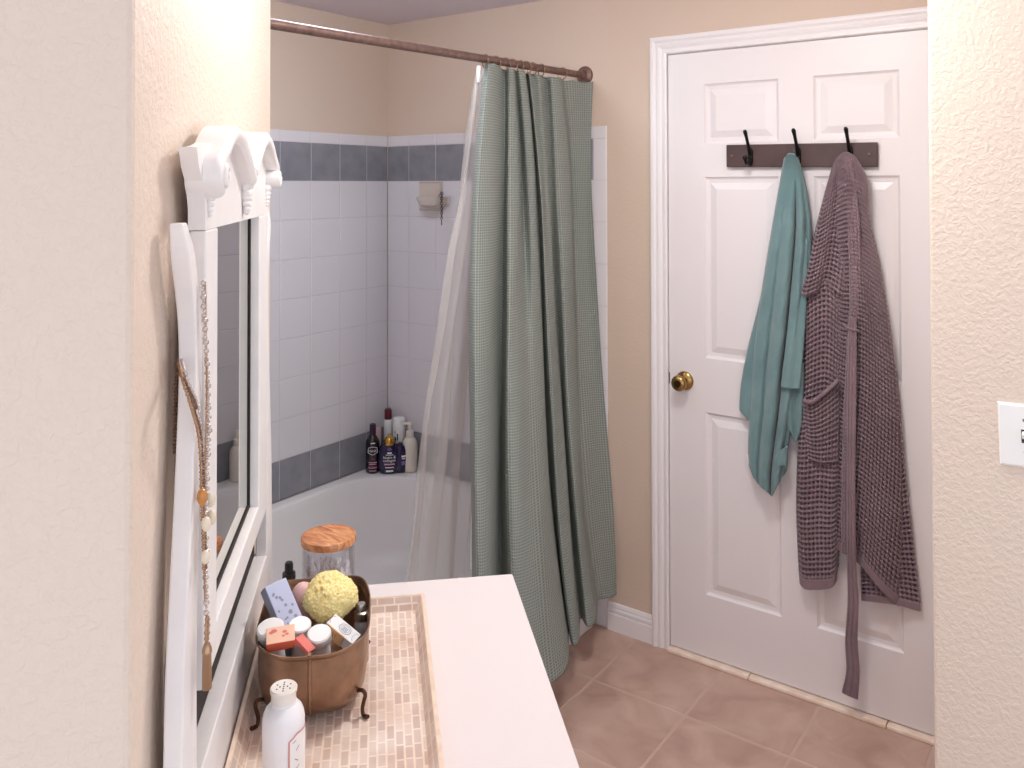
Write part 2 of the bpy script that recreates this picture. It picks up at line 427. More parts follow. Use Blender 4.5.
def text_geo(body, size, align='CENTER'):
    cu = bpy.data.curves.new('lettering', 'FONT'); cu.body = body; cu.size = size; cu.align_x = align; cu.resolution_u = 2
    ob = bpy.data.objects.new('lettering', cu); COL.objects.link(ob)
    dg = bpy.context.evaluated_depsgraph_get(); ev = ob.evaluated_get(dg); me = ev.to_mesh()
    v = [tuple(p.co) for p in me.vertices]; f = [tuple(p.vertices) for p in me.polygons]
    ev.to_mesh_clear(); bpy.data.objects.remove(ob); bpy.data.curves.remove(cu)
    return v, f
def text_on(mb, body, size, fn, mi=None):
    """fn maps flat (x, y) letter coordinates to the world"""
    v, f = text_geo(body, size); mb.add([fn(p[0], p[1]) for p in v], f, mi)

# ================================================================== THE SETTING
CEIL = 2.29
WN = -.232                                   # the vanity wall plane (n)
A = sn(1.9015, WN, 0); B = sn(.8536, WN, 0); B2 = sn(.8536, -1.7, 0)
TUB_Y = A.y                                   # end wall of the tub alcove
RW_X, RW_Y = 2.288, -.80
DX0, DX1, DZ = 1.3362, 2.21, 2.034

# floor: grout bed and tiles in one mesh
fl = MB()
fl.box((-.2, -5.0, -.06), (5.0, .3, -.0012), 1)
px_, py_ = .314, .32
for i in range(-4, 13):
    for j in range(-1, 15):
        x0 = 1.2145 + (i - 1) * px_; y1 = -.3085 + (2 - j) * py_ - px_ * 0
        x1 = x0 + px_; y0 = y1 - py_
        if x1 < 1.0 or y0 > .12 or x0 > 4.9 or y1 < -4.9: continue
        g = .0034; y1c = min(y1, .12); x0c = x0
        b_ = .0025
        o = [(x0c + g, y0 + g, -.002), (x1 - g, y0 + g, -.002), (x1 - g, y1c - g, -.002), (x0c + g, y1c - g, -.002)]
        t = [(x0c + g + b_, y0 + g + b_, 0), (x1 - g - b_, y0 + g + b_, 0), (x1 - g - b_, y1c - g - b_, 0), (x0c + g + b_, y1c - g - b_, 0)]
        fl.loft([o, t], False, True, 0)
floor = struct(fl.build('floor', [M['floor_tile'], M['floor_grout']]))

c = MB(); c.box((-.2, -5.0, CEIL), (5.0, .3, CEIL + .08)); struct(c.build('ceiling', M['ceiling']))
w = MB(); w.box((-.12, TUB_Y - .1, 0), (0, .12, CEIL)); struct(w.build('wall_back', M['wall']))
w = MB()                                      # door wall with its opening
w.box((0, 0, 0), (DX0 - .012, .12, CEIL)); w.box((DX1 + .012, 0, 0), (RW_X, .12, CEIL)); w.box((DX0 - .012, 0, DZ + .012), (DX1 + .012, .12, CEIL))
struct(w.build('wall_door', M['wall']))
w = MB()
w.prism([A, B, B2, (-.12, B2.y, 0), (-.12, TUB_Y, 0)], (0, 0, 0), (0, 0, CEIL))
struct(w.build('wall_left', M['wall_rough'], bevel=.006))
w = MB(); w.box((RW_X, RW_Y, 0), (4.6, .12, CEIL)); struct(w.build('wall_right', M['wall_rough'], bevel=.006))

# tiles round the tub
T = .1516; Z0 = 1.6038
rows = [(Z0 - 8 * T + 0.0, Z0 - 7 * T, 1)] + [(Z0 - k * T, Z0 - (k - 1) * T, 0) for k in range(7, 0, -1)] + [(Z0, Z0 + T, 1), (Z0 + T, 1.8007, 0)]
def tile(mb, o, uu, vv, nn, a0, a1, b0, b1, mi, g=.0011, th=.0055):
    o, uu, vv, nn = Vector(o), Vector(uu), Vector(vv), Vector(nn)
    def q(a, b, h): return o + uu * a + vv * b + nn * h
    e = .0016
    l0 = [q(a0 + g, b0 + g, .001), q(a1 - g, b0 + g, .001), q(a1 - g, b1 - g, .001), q(a0 + g, b1 - g, .001)]
    l1 = [q(a0 + g, b0 + g, th - .001), q(a1 - g, b0 + g, th - .001), q(a1 - g, b1 - g, th - .001), q(a0 + g, b1 - g, th - .001)]
    l2 = [q(a0 + g + e, b0 + g + e, th), q(a1 - g - e, b0 + g + e, th), q(a1 - g - e, b1 - g - e, th), q(a0 + g + e, b1 - g - e, th)]
    mb.loft([l0, l1, l2], False, True, mi)
def tiled(name, o, uu, nn, cols):
    mb = MB(); vv = (0, 0, 1)
    O, U, Nn = Vector(o), Vector(uu), Vector(nn)
    a0, a1 = cols[0], cols[-1]
    p = [O + U * a0 + Vector((0, 0, rows[0][0])), O + U * a1 + Vector((0, 0, rows[0][0])), O + U * a1 + Vector((0, 0, 1.7995)), O + U * a0 + Vector((0, 0, 1.7995))]
    mb.loft([[q for q in p], [q + Nn * .0042 for q in p]], True, True, 2)
    for ca, cb in zip(cols[:-1], cols[1:]):
        for z0, z1, k in rows: tile(mb, o, uu, vv, nn, ca, cb, z0, z1, k)
    return mb
cols = [.006, .1303] + [.1303 + T * k for k in range(1, 9)] + [-TUB_Y]
struct(tiled('wall_back_tile', (0, 0, 0), (0, -1, 0), (1, 0, 0), cols).build('trim_1', [M['white_tile'], M['grey_tile'], M['grout']]))
cols = [.006, .1303] + [.1303 + T * k for k in range(1, 7)] + [1.0435]
mb = tiled('wall_door_tile', (0, 0, 0), (1, 0, 0), (0, -1, 0), cols)
zs = [0.0] + [Z0 - 8 * T - .2395, Z0 - 9 * T] + [Z0 - k * T for k in range(8, -2, -1)] + [1.8007]
zs = sorted(set(round(z, 4) for z in zs if z >= 0))
for z0, z1 in zip(zs[:-1], zs[1:]):           # bullnose column down to the floor
    if z1 - z0 < .02: continue
    a0, a1 = 1.0435, 1.0985; pr = []
    for x, h in ((a0 + .001, .001), (a0 + .001, .006), (a1 - .008, .006), (a1 - .003, .0045), (a1 - .0008, .001)): pr.append((x, h))
    mb.loft([[(x, -h, z0 + .0008) for x, h in pr], [(x, -h, z1 - .0008) for x, h in pr]], True, True, 0)
struct(mb.build('trim_2', [M['white_tile'], M['grey_tile'], M['grout']], smooth=30))
cols = [.006] + [T * k for k in range(1, 7)] + [1.045]
struct(tiled('wall_end_tile', (0, TUB_Y, 0), (1, 0, 0), (0, 1, 0), cols).build('trim_3', [M['white_tile'], M['grey_tile'], M['grout']]))

# door casing (profile swept round three sides), threshold, baseboard
cs = MB(); prof = [(0, 0), (0, .009), (.004, .011), (.010, .011), (.014, .0085), (.018, .0085), (.024, .0125), (.032, .0145), (.036, .012), (.040, .0125), (.046, .017), (.054, .018), (.0595, .016), (.0595, 0)]
xi, xr, zi = DX0 - .0, DX1 + .0, DZ + .003
path = []
for d, h in prof: path.append([(xi - d, -h, 0), (xi - d, -h, zi + d), (xr + d, -h, zi + d), (xr + d, -h, 0)])
loops = [[path[k][j] for k in range(len(prof))] for j in range(4)]
cs.loft(loops, True, True)
cs.box((DX0 - .012, 0, 0), (DX0 - .0015, .12, DZ + .004)); cs.box((DX1 + .0015, 0, 0), (DX1 + .012, .12, DZ + .004)); cs.box((DX0 - .012, 0, DZ + .001), (DX1 + .012, .12, DZ + .012))
struct(cs.build('trim_4', M['trim_paint']))
th = MB(); th.box((DX0 - .001, -.024, 0), (1.617, .06, .0115)); th.box((1.619, -.024, 0), (2.03, .06, .0115)); th.box((2.032, -.024, 0), (DX1 + .001, .06, .0115))
struct(th.build('trim_5', M['threshold'], bevel=.003))
bb = MB(); pr = [(0, 0), (.013, 0), (.013, .058), (.010, .062), (.012, .066), (.012, .074), (.008, .080), (.009, .085), (.006, .094), (0, .096)]
bb.loft([[(x, -h, z) for h, z in pr] for x in (1.0995, DX0 - .0602)], True, True)
struct(bb.build('baseboard_door', M['trim_paint']))

# the six-panel door
PXS = [DX0 + .0025, 1.4684, 1.7203, 1.8296, 2.0768, DX1 - .0025]
PZS = [.016, .2216, .827, 1.0068, 1.6125, 1.7234, 1.9242, DZ - .001]
d = MB()
for i in range(5):
    for j in range(7):
        x0, x1, z0, z1 = PXS[i], PXS[i + 1], PZS[j], PZS[j + 1]
        if i in (1, 3) and j in (1, 3, 5):
            rings = [(0, 0), (.005, .0055), (.009, .0075), (.020, .0085), (.040, .0022), (.0425, .0016)]
            lp = [[(x0 + a, yy, z0 + a), (x1 - a, yy, z0 + a), (x1 - a, yy, z1 - a), (x0 + a, yy, z1 - a)] for a, yy in rings]
            d.loft(lp, False, True)
        else:
            d.add([(x0, 0, z0), (x1, 0, z0), (x1, 0, z1), (x0, 0, z1)], [(0, 1, 2, 3)])
x0, x1, z0, z1 = PXS[0], PXS[-1], PZS[0], PZS[-1]
d.add([(x0, 0, z0), (x1, 0, z0), (x1, 0, z1), (x0, 0, z1), (x0, .036, z0), (x1, .036, z0), (x1, .036, z1), (x0, .036, z1)],
      [(0, 1, 5, 4), (1, 2, 6, 5), (2, 3, 7, 6), (3, 0, 4, 7), (4, 5, 6, 7)])
door = d.build('door_1', M['door_paint'], origin=(DX0, 0, 0)); struct(door)
k = MB(); ax = (0, -1, 0); KC = (1.396, 0, .922)
k.lathe([(.031, 0), (.032, .003), (.030, .007), (.022, .011), (.013, .014), (.011, .026), (.014, .032), (.022, .037), (.0265, .046), (.0265, .053), (.022, .0605), (.0125, .0625)], KC, ax, 32)
knob = k.build('door_knob', M['brass'], door, smooth=50)
k = MB(); k.lathe([(.0125, .0622), (.0125, .0636), (.009, .0640), (.0085, .0628), (.004, .0628), (.0035, .0655), (.001, .0657)], KC, ax, 24)
k.build('lock_button', M['brass_dark'], knob, smooth=50)
k = MB(); k.box((DX0 + .0022, -.0008, .905), (DX0 + .0045, .024, .943)); k.build('latch_plate', M['brass_dark'], door)

# ================================================================== THE TUB CORNER
TX1 = 1.046; ZR = Z0 - 8 * T                  # outer front edge, rim height
def rrect(x0, x1, y0, y1, r, z, n=80):
    """rounded rectangle sampled by angle about its centre"""
    cx, cy = (x0 + x1) / 2, (y0 + y1) / 2; hx, hy = (x1 - x0) / 2, (y1 - y0) / 2; r = min(r, hx, hy); out = []
    for kk in range(n):
        a = 2 * PI * kk / n; dx, dy = math.cos(a), math.sin(a); lo, hi = 0, 3
        for _ in range(40):
            mid = (lo + hi) / 2; px, py = abs(dx * mid), abs(dy * mid)
            qx, qy = max(px - (hx - r), 0), max(py - (hy - r), 0)
            ins = px <= hx and py <= hy and (qx == 0 or qy == 0 or math.hypot(qx, qy) <= r)
            if r <= 0: ins = px <= hx and py <= hy
            if ins: lo = mid
            else: hi = mid
        out.append((cx + dx * lo, cy + dy * lo, z))
    return out
tb = MB()
xo0, yo1, yo0 = .007, -.007, TUB_Y + .007
L = [rrect(xo0, TX1, yo0, yo1, .012, 0), rrect(xo0, TX1, yo0, yo1, .012, ZR - .06), rrect(xo0, TX1 + .004, yo0, yo1, .012, ZR - .055), rrect(xo0, TX1 + .004, yo0, yo1, .014, ZR - .008), rrect(xo0 + .003, TX1 - .004, yo0 + .003, yo1 - .003, .014, ZR)]
ix0, ix1, iy0, iy1 = .05, .955, TUB_Y + .07, -.07
for ins, z in ((0, ZR), (.006, ZR - .003), (.011, ZR - .012), (.016, ZR - .035), (.035, ZR - .16), (.055, ZR - .27), (.075, ZR - .315), (.115, ZR - .335), (.25, ZR - .342)):
    L.append(rrect(ix0 + ins, ix1 - ins, iy0 + ins * 1.6, iy1 - ins, .28 - ins * .2, z))
tb.loft(L, True, True)
tub = tb.build('bathtub', M['tub'], smooth=42, origin=(.5, TUB_Y / 2, 0)); tag(tub, 'white bathtub with rounded basin set into the tiled corner', 'bathtub')

# ceramic soap dish on the tiled wall, with a metal chain hanging from it
sd = MB()
sd.loft([[(x, -h, z) for x, z in ((.198 + e, 1.480 + e), (.322 - e, 1.480 + e), (.322 - e, 1.600 - e), (.198 + e, 1.600 - e))] for e, h in ((0, .005), (0, .012), (.006, .02), (.012, .021))], True, True)
tray = []
for z, gx, dep in ((1.498, .0, .048), (1.505, -.006, .07), (1.528, -.012, .083), (1.538, -.012, .084), (1.538, -.004, .072), (1.522, .01, .055)):
    l = []
    for q in range(17):
        a = PI * q / 16; l.append((.292 - (.070 - gx - .02) * math.cos(a), -.012 - dep * math.sin(a) ** .45, z))
    l += [(.292 + (.060 - gx), -.008, z), (.292 - (.060 - gx), -.008, z)]
    tray.append(l)
sd.loft(tray, True, True)
soap = sd.build('soap_dish', M['ceramic'], smooth=40, origin=(.243, -.02, 1.48)); tag(soap, 'ceramic soap dish set into the white wall tiles below the grey band', 'soap dish')
ch = MB(); zz = 1.552; r_ = random.Random(3)
for i in range(11):
    cz = zz - i * .0098; a = (i % 2) * PI / 2 + .4
    e = Vector((math.cos(a), math.sin(a), 0)); up = Vector((0, 0, 1)); rr = .0075 if i < 5 else .0058
    ch.tube([Vector((.378, -.078, cz)) + e * rr * .75 * math.cos(t) + up * rr * math.sin(t) for t in np.linspace(0, 2 * PI, 13)[:-1]], .0017, 6, closed=True)
ch.tube([(.378, -.078, 1.447), (.378, -.078, 1.425)], [.002, .0028], 6)
ch.tube([(.345, -.06, 1.530), (.356, -.068, 1.549), (.378, -.078, 1.556), (.381, -.078, 1.546)], .0018, 6)
cho = ch.build('hanging_chain', M['chain_steel'], smooth=60, origin=(.378, -.078, 1.43)); tag(cho, 'short twisted metal chain dangling from the ceramic soap dish', 'chain')

# shower rod
R0 = Vector((1.0055, -.004, 1.989)); R1 = Vector((1.0055, TUB_Y + .008, 1.960))
rod = thing('shower_rod', 'brown bronze shower curtain rod across the tub with round wall flange', 'curtain rod', R0)
rd = (R1 - R0).normalized()
m_ = MB(); m_.tube([R0 - rd * .002, R1], .0128, 20); m_.build('rod', M['bronze'], rod, smooth=60)
def flange(p, d_):
    m_ = MB(); m_.lathe([(.034, 0), (.034, .004), (.030, .010), (.019, .015), (.0165, .03), (.0155, .034)], p, d_, 28); return m_
flange(Vector((R0.x, -.0005, R0.z)), (0, -1, 0)).build('flange', M['bronze'], rod, smooth=40)
flange(Vector((R1.x, TUB_Y + .0062, R1.z)), (0, 1, 0)).build('flange', M['bronze'], rod, smooth=40)
def rod_at(y): return R0 + rd * ((y - R0.y) / rd.y)

# shower curtain: folds given at four heights (image column, distance from the back wall)
LV = [86, 300, 500, None]
FOLDS = [((482, 469.5, 471.7, 474), (1.000, 1.000, 1.06, 1.11)),
         ((487, 476, 477, 480), (1.024, 1.030, 1.105, 1.18)),
         ((495, 490, 489, 492), (1.022, 1.032, 1.110, 1.19)),
         ((504, 502, 500, 503), (.984, .985, 1.055, 1.13)),
         ((509, 508, 508, 515), (1.012, 1.035, 1.125, 1.20)),
         ((514, 517, 518, 530), (1.018, 1.040, 1.150, 1.235)),
         ((516.5, 525, 530, 545), (.990, 1.015, 1.155, 1.25)),
         ((521, 533, 541, 557), (1.015, 1.036, 1.150, 1.26)),
         ((526, 540, 550, 567), (1.018, 1.034, 1.130, 1.24)),
         ((527.5, 542, 552, 569), (.984, .992, 1.060, 1.145)),
         ((531, 546, 557, 572), (1.012, 1.034, 1.112, 1.195)),
         ((534, 551, 562, 576), (.990, 1.030, 1.116, 1.21)),
         ((540, 555, 567.5, 579), (1.006, 1.022, 1.105, 1.20)),
         ((546.5, 557, 569, 580), (.985, .994, 1.062, 1.135)),
         ((552, 563, 575, 588), (1.012, 1.034, 1.115, 1.185)),
         ((561, 573, 581.5, 596), (1.018, 1.034, 1.112, 1.19)),
         ((563.5, 575, 583, 597), (.992, 1.004, 1.075, 1.125)),
         ((572, 581, 592, 604), (1.004, 1.015, 1.085, 1.135)),
         ((583.5, 590, 603.5, 611), (1.022, 1.036, 1.108, 1.150)),
         ((594, 597, 612.5, 617), (1.046, 1.062, 1.13, 1.158))]
HEM = .152
def curtain_grid(nu=420, nv=220):
    lev = []
    for li in range(4):
        row = []
        for us, xs in FOLDS:
            u, x = us[li], xs[li]
            if li < 3: p = at_x(u, LV[li], x)
            else:
                # hem: intersect the hem height at this column, keep the given distance
                lo, hi = 200., 900.
                for _ in range(50):
                    m0 = (lo + hi) / 2
                    if at_x(u, m0, x).z > HEM: lo = m0
                    else: hi = m0
                p = at_x(u, lo, x)
            row.append((p.x, min(p.y, -.012), p.z))
        lev.append(row)
    lev = np.array(lev)
    # extend the first level up to the rod, the last stays at the hem
    tu = np.linspace(0, len(FOLDS) - 1, nu)
    Ls = np.array([crom(l, tu) for l in lev])
    zl = Ls[:, :, 2].copy()
    top = 1.963
    P = np.zeros((nv, nu, 3))
    for j in range(nu):
        zt = np.linspace(top, HEM, nv)
        order = np.argsort(zl[:, j]); z_ = zl[order, j]
        for k in (0, 1):
            c_ = np.polyfit((z_ - 1) , Ls[order, j, k], 3); P[:, j, k] = np.polyval(c_, zt - 1)
        P[:, j, 2] = zt
    P[:, :, 1] = np.minimum(P[:, :, 1], -.012)
    # light small-scale unevenness of hanging cloth
    uu = np.linspace(0, 1, nu)[None, :]; vv = np.linspace(0, 1, nv)[:, None]
    P[:, :, 0] += .0035 * np.sin(uu * 37 + vv * 5) * np.sin(vv * 9 + uu * 11) * np.clip(vv * 4, 0, 1)
    P[:, :, 2] += -.004 * np.abs(np.sin(uu * PI * 10)) * np.clip(1 - vv * 12, 0, 1)
    seg = np.r_[0, np.cumsum(np.linalg.norm(np.diff(P[nv // 2], axis=0), axis=1))]
    uv = np.stack([np.broadcast_to(seg[None, :], (nv, nu)), np.broadcast_to(P[:, :, 2:3][..., 0], (nv, nu))], -1)
    return P, uv
CP, CUV = curtain_grid()
CT = thing('shower_curtain', 'sage green waffle weave shower curtain gathered beside the door', 'shower curtain', (1.1, -.35, HEM))
cloth = grid_mesh('curtain_cloth', CP, M['curtain'], CT, CUV, solid=.0022)
hb = CP[-7:, :, :].copy(); hb[:, :, 0] += .0016
M['hem'] = mat('sage_hem', (112, 124, 118), .8)

# translucent liner hanging inside the tub
def liner_grid(nu=130, nv=120):
    zt = np.linspace(1.955, .14, nv); P = np.zeros((nv, nu, 3)); uu = np.linspace(0, 1, nu)
    zk = [.14, .407, .503, .952, 1.388, 1.54, 1.893, 1.955]
    yk = [-.925, -.865, -.850, -.795, -.700, -.655, -.600, -.585]
    xk = [.885, .895, .90, .925, .94, .945, .955, .96]
    yr = [-.56, -.55, -.55, -.54, -.53, -.52, -.50, -.49]
    for i, z in enumerate(zt):
        yl = np.interp(z, zk, yk); x = np.interp(z, zk, xk); y_r = np.interp(z, zk, yr); v = i / (nv - 1)
        amp = .012 + .012 * v
        ph = uu * 2 * PI * 3.4 + .5 * math.sin(v * 3)
        P[i, :, 1] = yl + (y_r - yl) * uu + .012 * np.sin(ph * 1.3 + v * 4) * np.minimum(uu * 8, 1) * (.4 + .6 * v)
        P[i, :, 0] = x + amp * np.sin(ph) + .006 * np.sin(ph * 2.3 + v * 9) + .004 * np.sin(uu * 9 + v * 17)
        P[i, :, 2] = z
    return P
LN = thing('curtain_liner', 'translucent vinyl shower liner hanging inside the tub', 'shower liner', (.93, -.7, .14))
lp = liner_grid(); lp[:, :, 0] = np.minimum(lp[:, :, 0], .974)
grid_mesh('liner_sheet', lp, M['liner'], LN)
m_ = MB(); m_.lathe([(.004, 0), (.0075, .002), (.0075, .05), (.004, .054)], (.983, -.603, 1.905), (0, 0, 1), 12); m_.build('hanging_clip', M['liner_eyelet'], LN, smooth=60)

# curtain rings
def ring_geo(o):
    m_ = MB(); n = 28
    pts = [o + Vector((.0185 * math.cos(a), .002 * math.sin(a * .5), -.006 + .0205 * math.sin(a))) for a in np.linspace(0, 2 * PI, n + 1)[:-1]]
    m_.tube(pts, .0019, 6, closed=True)
    m_.ball(o + Vector((.0185, 0, -.004)), .0033, 8, 6); m_.ball(o + Vector((.006, 0, -.0262)), .0035, 8, 6)
    return m_
ring_px = [485, 495, 505, 512, 520, 526, 532, 541, 562]
ring0 = None
for i, u in enumerate(ring_px):
    p = rod_at(at_x(u, 70, 1.0055).y)
    if ring0 is None:
        ring0 = ring_geo(p).build('curtain_ring', M['copper_ring'], smooth=60, origin=p)
        tag(ring0, 'thin copper wire ring looped over the bronze rod above the curtain', 'curtain ring', 'copper rings holding the shower curtain'); o = ring0
    else:
        o = ring0.copy(); COL.objects.link(o); o.location = p
    o.rotation_euler = (0, 0, (-.35, .45, .35, .5, -.3, .4, .25, -.3, .1)[i])

# bottles on the tub rim
def flat_label(mb, ctr, fwd, wd, fn_r, items):
    pass
def bottle_thing(name, label, cat, base):
    return thing(name, label, cat, base)
VIEW = (Vector((CAM.x, CAM.y, 0)) - Vector((.1, -.1, 0))).normalized(); SIDE = Vector((-VIEW.y, VIEW.x, 0))
def around(c_, rx, ry, fw_=None, sd_=None, lift=.0006):
    """letters wrapped on an elliptic bottle facing the room"""
    f_ = fw_ or VIEW; s_ = sd_ or SIDE
    def fn(x, z):
        a = x / rx
        return Vector(c_) + s_ * ((rx + lift) * math.sin(a)) + f_ * ((ry + lift) * math.cos(a)) + Vector((0, 0, z))
    return fn
def oval(mb, c_, prof, f_, s_, n=32, mi=None):
    """prof = [(rx, ry, z)]"""
    c_ = Vector(c_)
    mb.loft([[c_ + s_ * (rx * math.sin(2 * PI * k_ / n)) + f_ * (ry * math.cos(2 * PI * k_ / n)) + Vector((0, 0, z)) for k_ in range(n)] for rx, ry, z in prof], True, True, mi)
def strip_on(mb, fn, x0, x1, z0, z1, mi=None, n=8):
    pts = [fn(x0 + (x1 - x0) * i / n, z) for z in (z0, z1) for i in range(n + 1)]
    mb.add(pts, [(i, i + 1, n + 2 + i, n + 1 + i) for i in range(n)], mi)
def outline_on(mb, fn, poly, wdt, mi=None):
    for (xa, za), (xb, zb) in zip(poly, poly[1:] + poly[:1]):
        L_ = math.hypot(xb - xa, zb - za); nx, nz = -(zb - za) / L_ * wdt / 2, (xb - xa) / L_ * wdt / 2; n = 4
        pts = []
        for i in range(n + 1):
            t = i / n; x, z = xa + (xb - xa) * t, za + (zb - za) * t; pts += [fn(x + nx, z + nz), fn(x - nx, z - nz)]
        mb.add(pts, [(2 * i, 2 * i + 1, 2 * i + 3, 2 * i + 2) for i in range(n)], mi)

ZT = ZR + .0005
# slim black bottle
bt = thing('shampoo_bottle', 'slim black bottle with dark cap and white hexagon label on tub rim', 'bottle', (.062, -.150, ZT)); b0 = Vector((.062, -.150, ZT))
m_ = MB(); m_.lathe([(.024, 0), (.0285, .003), (.0295, .01), (.0295, .118), (.027, .132), (.018, .148), (.0125, .154), (.0125, .160)], b0, n=30); body = m_.build('body', M['aub'], bt, smooth=50)
m_ = MB(); m_.lathe([(.0128, .157), (.0135, .159), (.0132, .196), (.012, .199)], b0, n=24); m_.build('cap', M['aub_cap'], bt, smooth=50)
fn = around(b0, .0295, .0295); m_ = MB()
outline_on(m_, fn, [(-.021, .088), (-.019, .107), (0, .112), (.019, .107), (.021, .088), (.0, .079)], .0022)
text_on(m_, 'HASK', .0145, lambda x, z: fn(x, z + .0905)); strip_on(m_, fn, -.008, .010, .125, .129)
m_.build('label_emblem', M['label_white'], body)
m_ = MB(); fn2 = fn
for z, wd in ((.046, .018), (.039, .016), (.024, .018), (.012, .015)): strip_on(m_, fn2, -wd, wd, z, z + .0035)
m_.build('label_print', M['pink_print'], body)
m_ = MB(); strip_on(m_, fn, -.004, .004, .060, .068); m_.build('label_mark', M['red_print'], body)
m_ = MB(); strip_on(m_, fn, -.02, .02, .0305, .0335); m_.build('label_line', M['red_print'], body)

# purple oval bottle with a gold cap
b0 = Vector((.126, -.117, ZT)); bt = thing('conditioner_bottle', 'squat purple bottle with a gold cap and white lettering on tub rim', 'bottle', b0)
m_ = MB(); oval(m_, b0, [(.036, .018, 0), (.041, .022, .004), (.0455, .025, .03), (.047, .026, .065), (.0445, .025, .095), (.038, .022, .112), (.026, .017, .122), (.0185, .0165, .125)], VIEW, SIDE); body = m_.build('body', M['plum'], bt, smooth=60)
m_ = MB(); m_.lathe([(.0235, .119), (.0245, .121), (.0225, .136), (.015, .147), (.0075, .152), (.007, .158), (.0035, .161)], b0, n=24); m_.build('cap', M['gold'], bt, smooth=50)
fn = around(b0, .047, .026); m_ = MB()
text_on(m_, 'biotin &', .0165, lambda x, z: fn(x, z + .066)); text_on(m_, 'collagen', .0165, lambda x, z: fn(x, z + .053))
strip_on(m_, fn, -.009, .009, .086, .0925); strip_on(m_, fn, -.016, .016, .080, .0825); strip_on(m_, fn, -.018, .018, .028, .0315); strip_on(m_, fn, -.015, .015, .012, .019)
m_.build('label_lettering', M['label_white'], body)
m_ = MB(); strip_on(m_, fn, -.022, .022, .040, .046); m_.build('label_stripe', M['pink_print'], body)
m_ = MB(); outline_on(m_, fn, [(-.008, .104), (0, .110), (.008, .104), (0, .100)], .004); m_.build('label_crest', M['violet_print'], body)

# dark purple bottle half hidden
b0 = Vector((.158, -.088, ZT)); bt = thing('conditioner_bottle', 'dark purple bottle half hidden between the gold-capped bottle and the cream pump', 'bottle', b0)
m_ = MB(); oval(m_, b0, [(.022, .011, 0), (.026, .014, .004), (.029, .0155, .05), (.028, .0155, .09), (.022, .013, .108), (.012, .01, .116), (.011, .01, .124)], VIEW, SIDE); body = m_.build('body', M['plum'], bt, smooth=60)
fn = around(b0, .029, .0155); m_ = MB(); strip_on(m_, fn, .006, .026, .066, .074); strip_on(m_, fn, .008, .022, .058, .062); m_.build('label_lettering', M['label_white'], body)
m_ = MB(); strip_on(m_, fn, .006, .026, .034, .05); m_.build('label_patch', M['violet_print'], body)

# cream pump bottle
b0 = Vector((.176, -.047, ZT)); bt = thing('lotion_bottle', 'plain cream pump bottle standing at the corner rim beside the liner', 'bottle', b0)
m_ = MB(); m_.lathe([(.028, 0), (.031, .003), (.0315, .01), (.0315, .105), (.029, .122), (.02, .138), (.0135, .142), (.0135, .148)], b0, n=30); m_.build('body', M['cream_plastic'], bt, smooth=50)
m_ = MB(); m_.lathe([(.0165, .142), (.017, .144), (.0165, .165), (.011, .168), (.0065, .169), (.0065, .19), (.010, .191), (.0105, .199), (.008, .202)], b0, n=20)
m_.tube([b0 + Vector((0, 0, .195)), b0 - SIDE * .018 + Vector((0, 0, .197)), b0 - SIDE * .031 + Vector((0, 0, .191))], [.007, .006, .004], 10); m_.build('pump', M['cream_plastic'], bt, smooth=50)

# tall white can
b0 = Vector((.107, -.040, ZT)); bt = thing('spray_can', 'tall white bottle with black mark in the corner behind purple bottle', 'bottle', b0)
m_ = MB(); m_.lathe([(.025, 0), (.027, .003), (.027, .20), (.0255, .207), (.021, .21)], b0, n=28); body = m_.build('body', M['white_plastic'], bt, smooth=50)
fn = around(b0, .027, .027); m_ = MB()
m_.add([fn(-.020, .158), fn(-.004, .146), fn(-.004, .118), fn(-.009, .118), fn(-.009, .142), fn(-.020, .150)], [(0, 1, 2, 3, 4, 5)]); m_.build('label_mark', M['dark_slot'], body)
m_ = MB(); m_.add([fn(-.021, .138), fn(-.012, .131), fn(-.013, .112), fn(-.021, .116)], [(0, 1, 2, 3)]); m_.build('label_patch', M['dark_slot'], body)

# white bottle with a maroon cap
b0 = Vector((.047, -.044, ZT)); bt = thing('hair_spray', 'tall thin white bottle with maroon cap in the tiled corner', 'bottle', b0)
m_ = MB(); m_.lathe([(.017, 0), (.019, .003), (.019, .18), (.017, .192), (.0145, .195)], b0, n=26); m_.build('body', M['white_plastic'], bt, smooth=50)
m_ = MB(); m_.lathe([(.0155, .194), (.016, .196), (.0155, .232), (.012, .238), (.006, .239)], b0, n=22); m_.build('cap', M['maroon'], bt, smooth=50)

# pale pink tube
b0 = Vector((.030, -.096, ZT)); bt = thing('lotion_tube', 'pale pink tube standing on its cap behind the slim black bottle', 'tube', b0)
m_ = MB(); oval(m_, b0, [(.013, .013, .03), (.0155, .0135, .035), (.018, .009, .10), (.0195, .002, .168)], VIEW, SIDE); m_.build('tube_body', M['pale_pink'], bt, smooth=60)
m_ = MB(); m_.lathe([(.0135, 0), (.0145, .002), (.0135, .031)], b0, n=20); m_.build('cap', M['white_plastic'], bt, smooth=50)

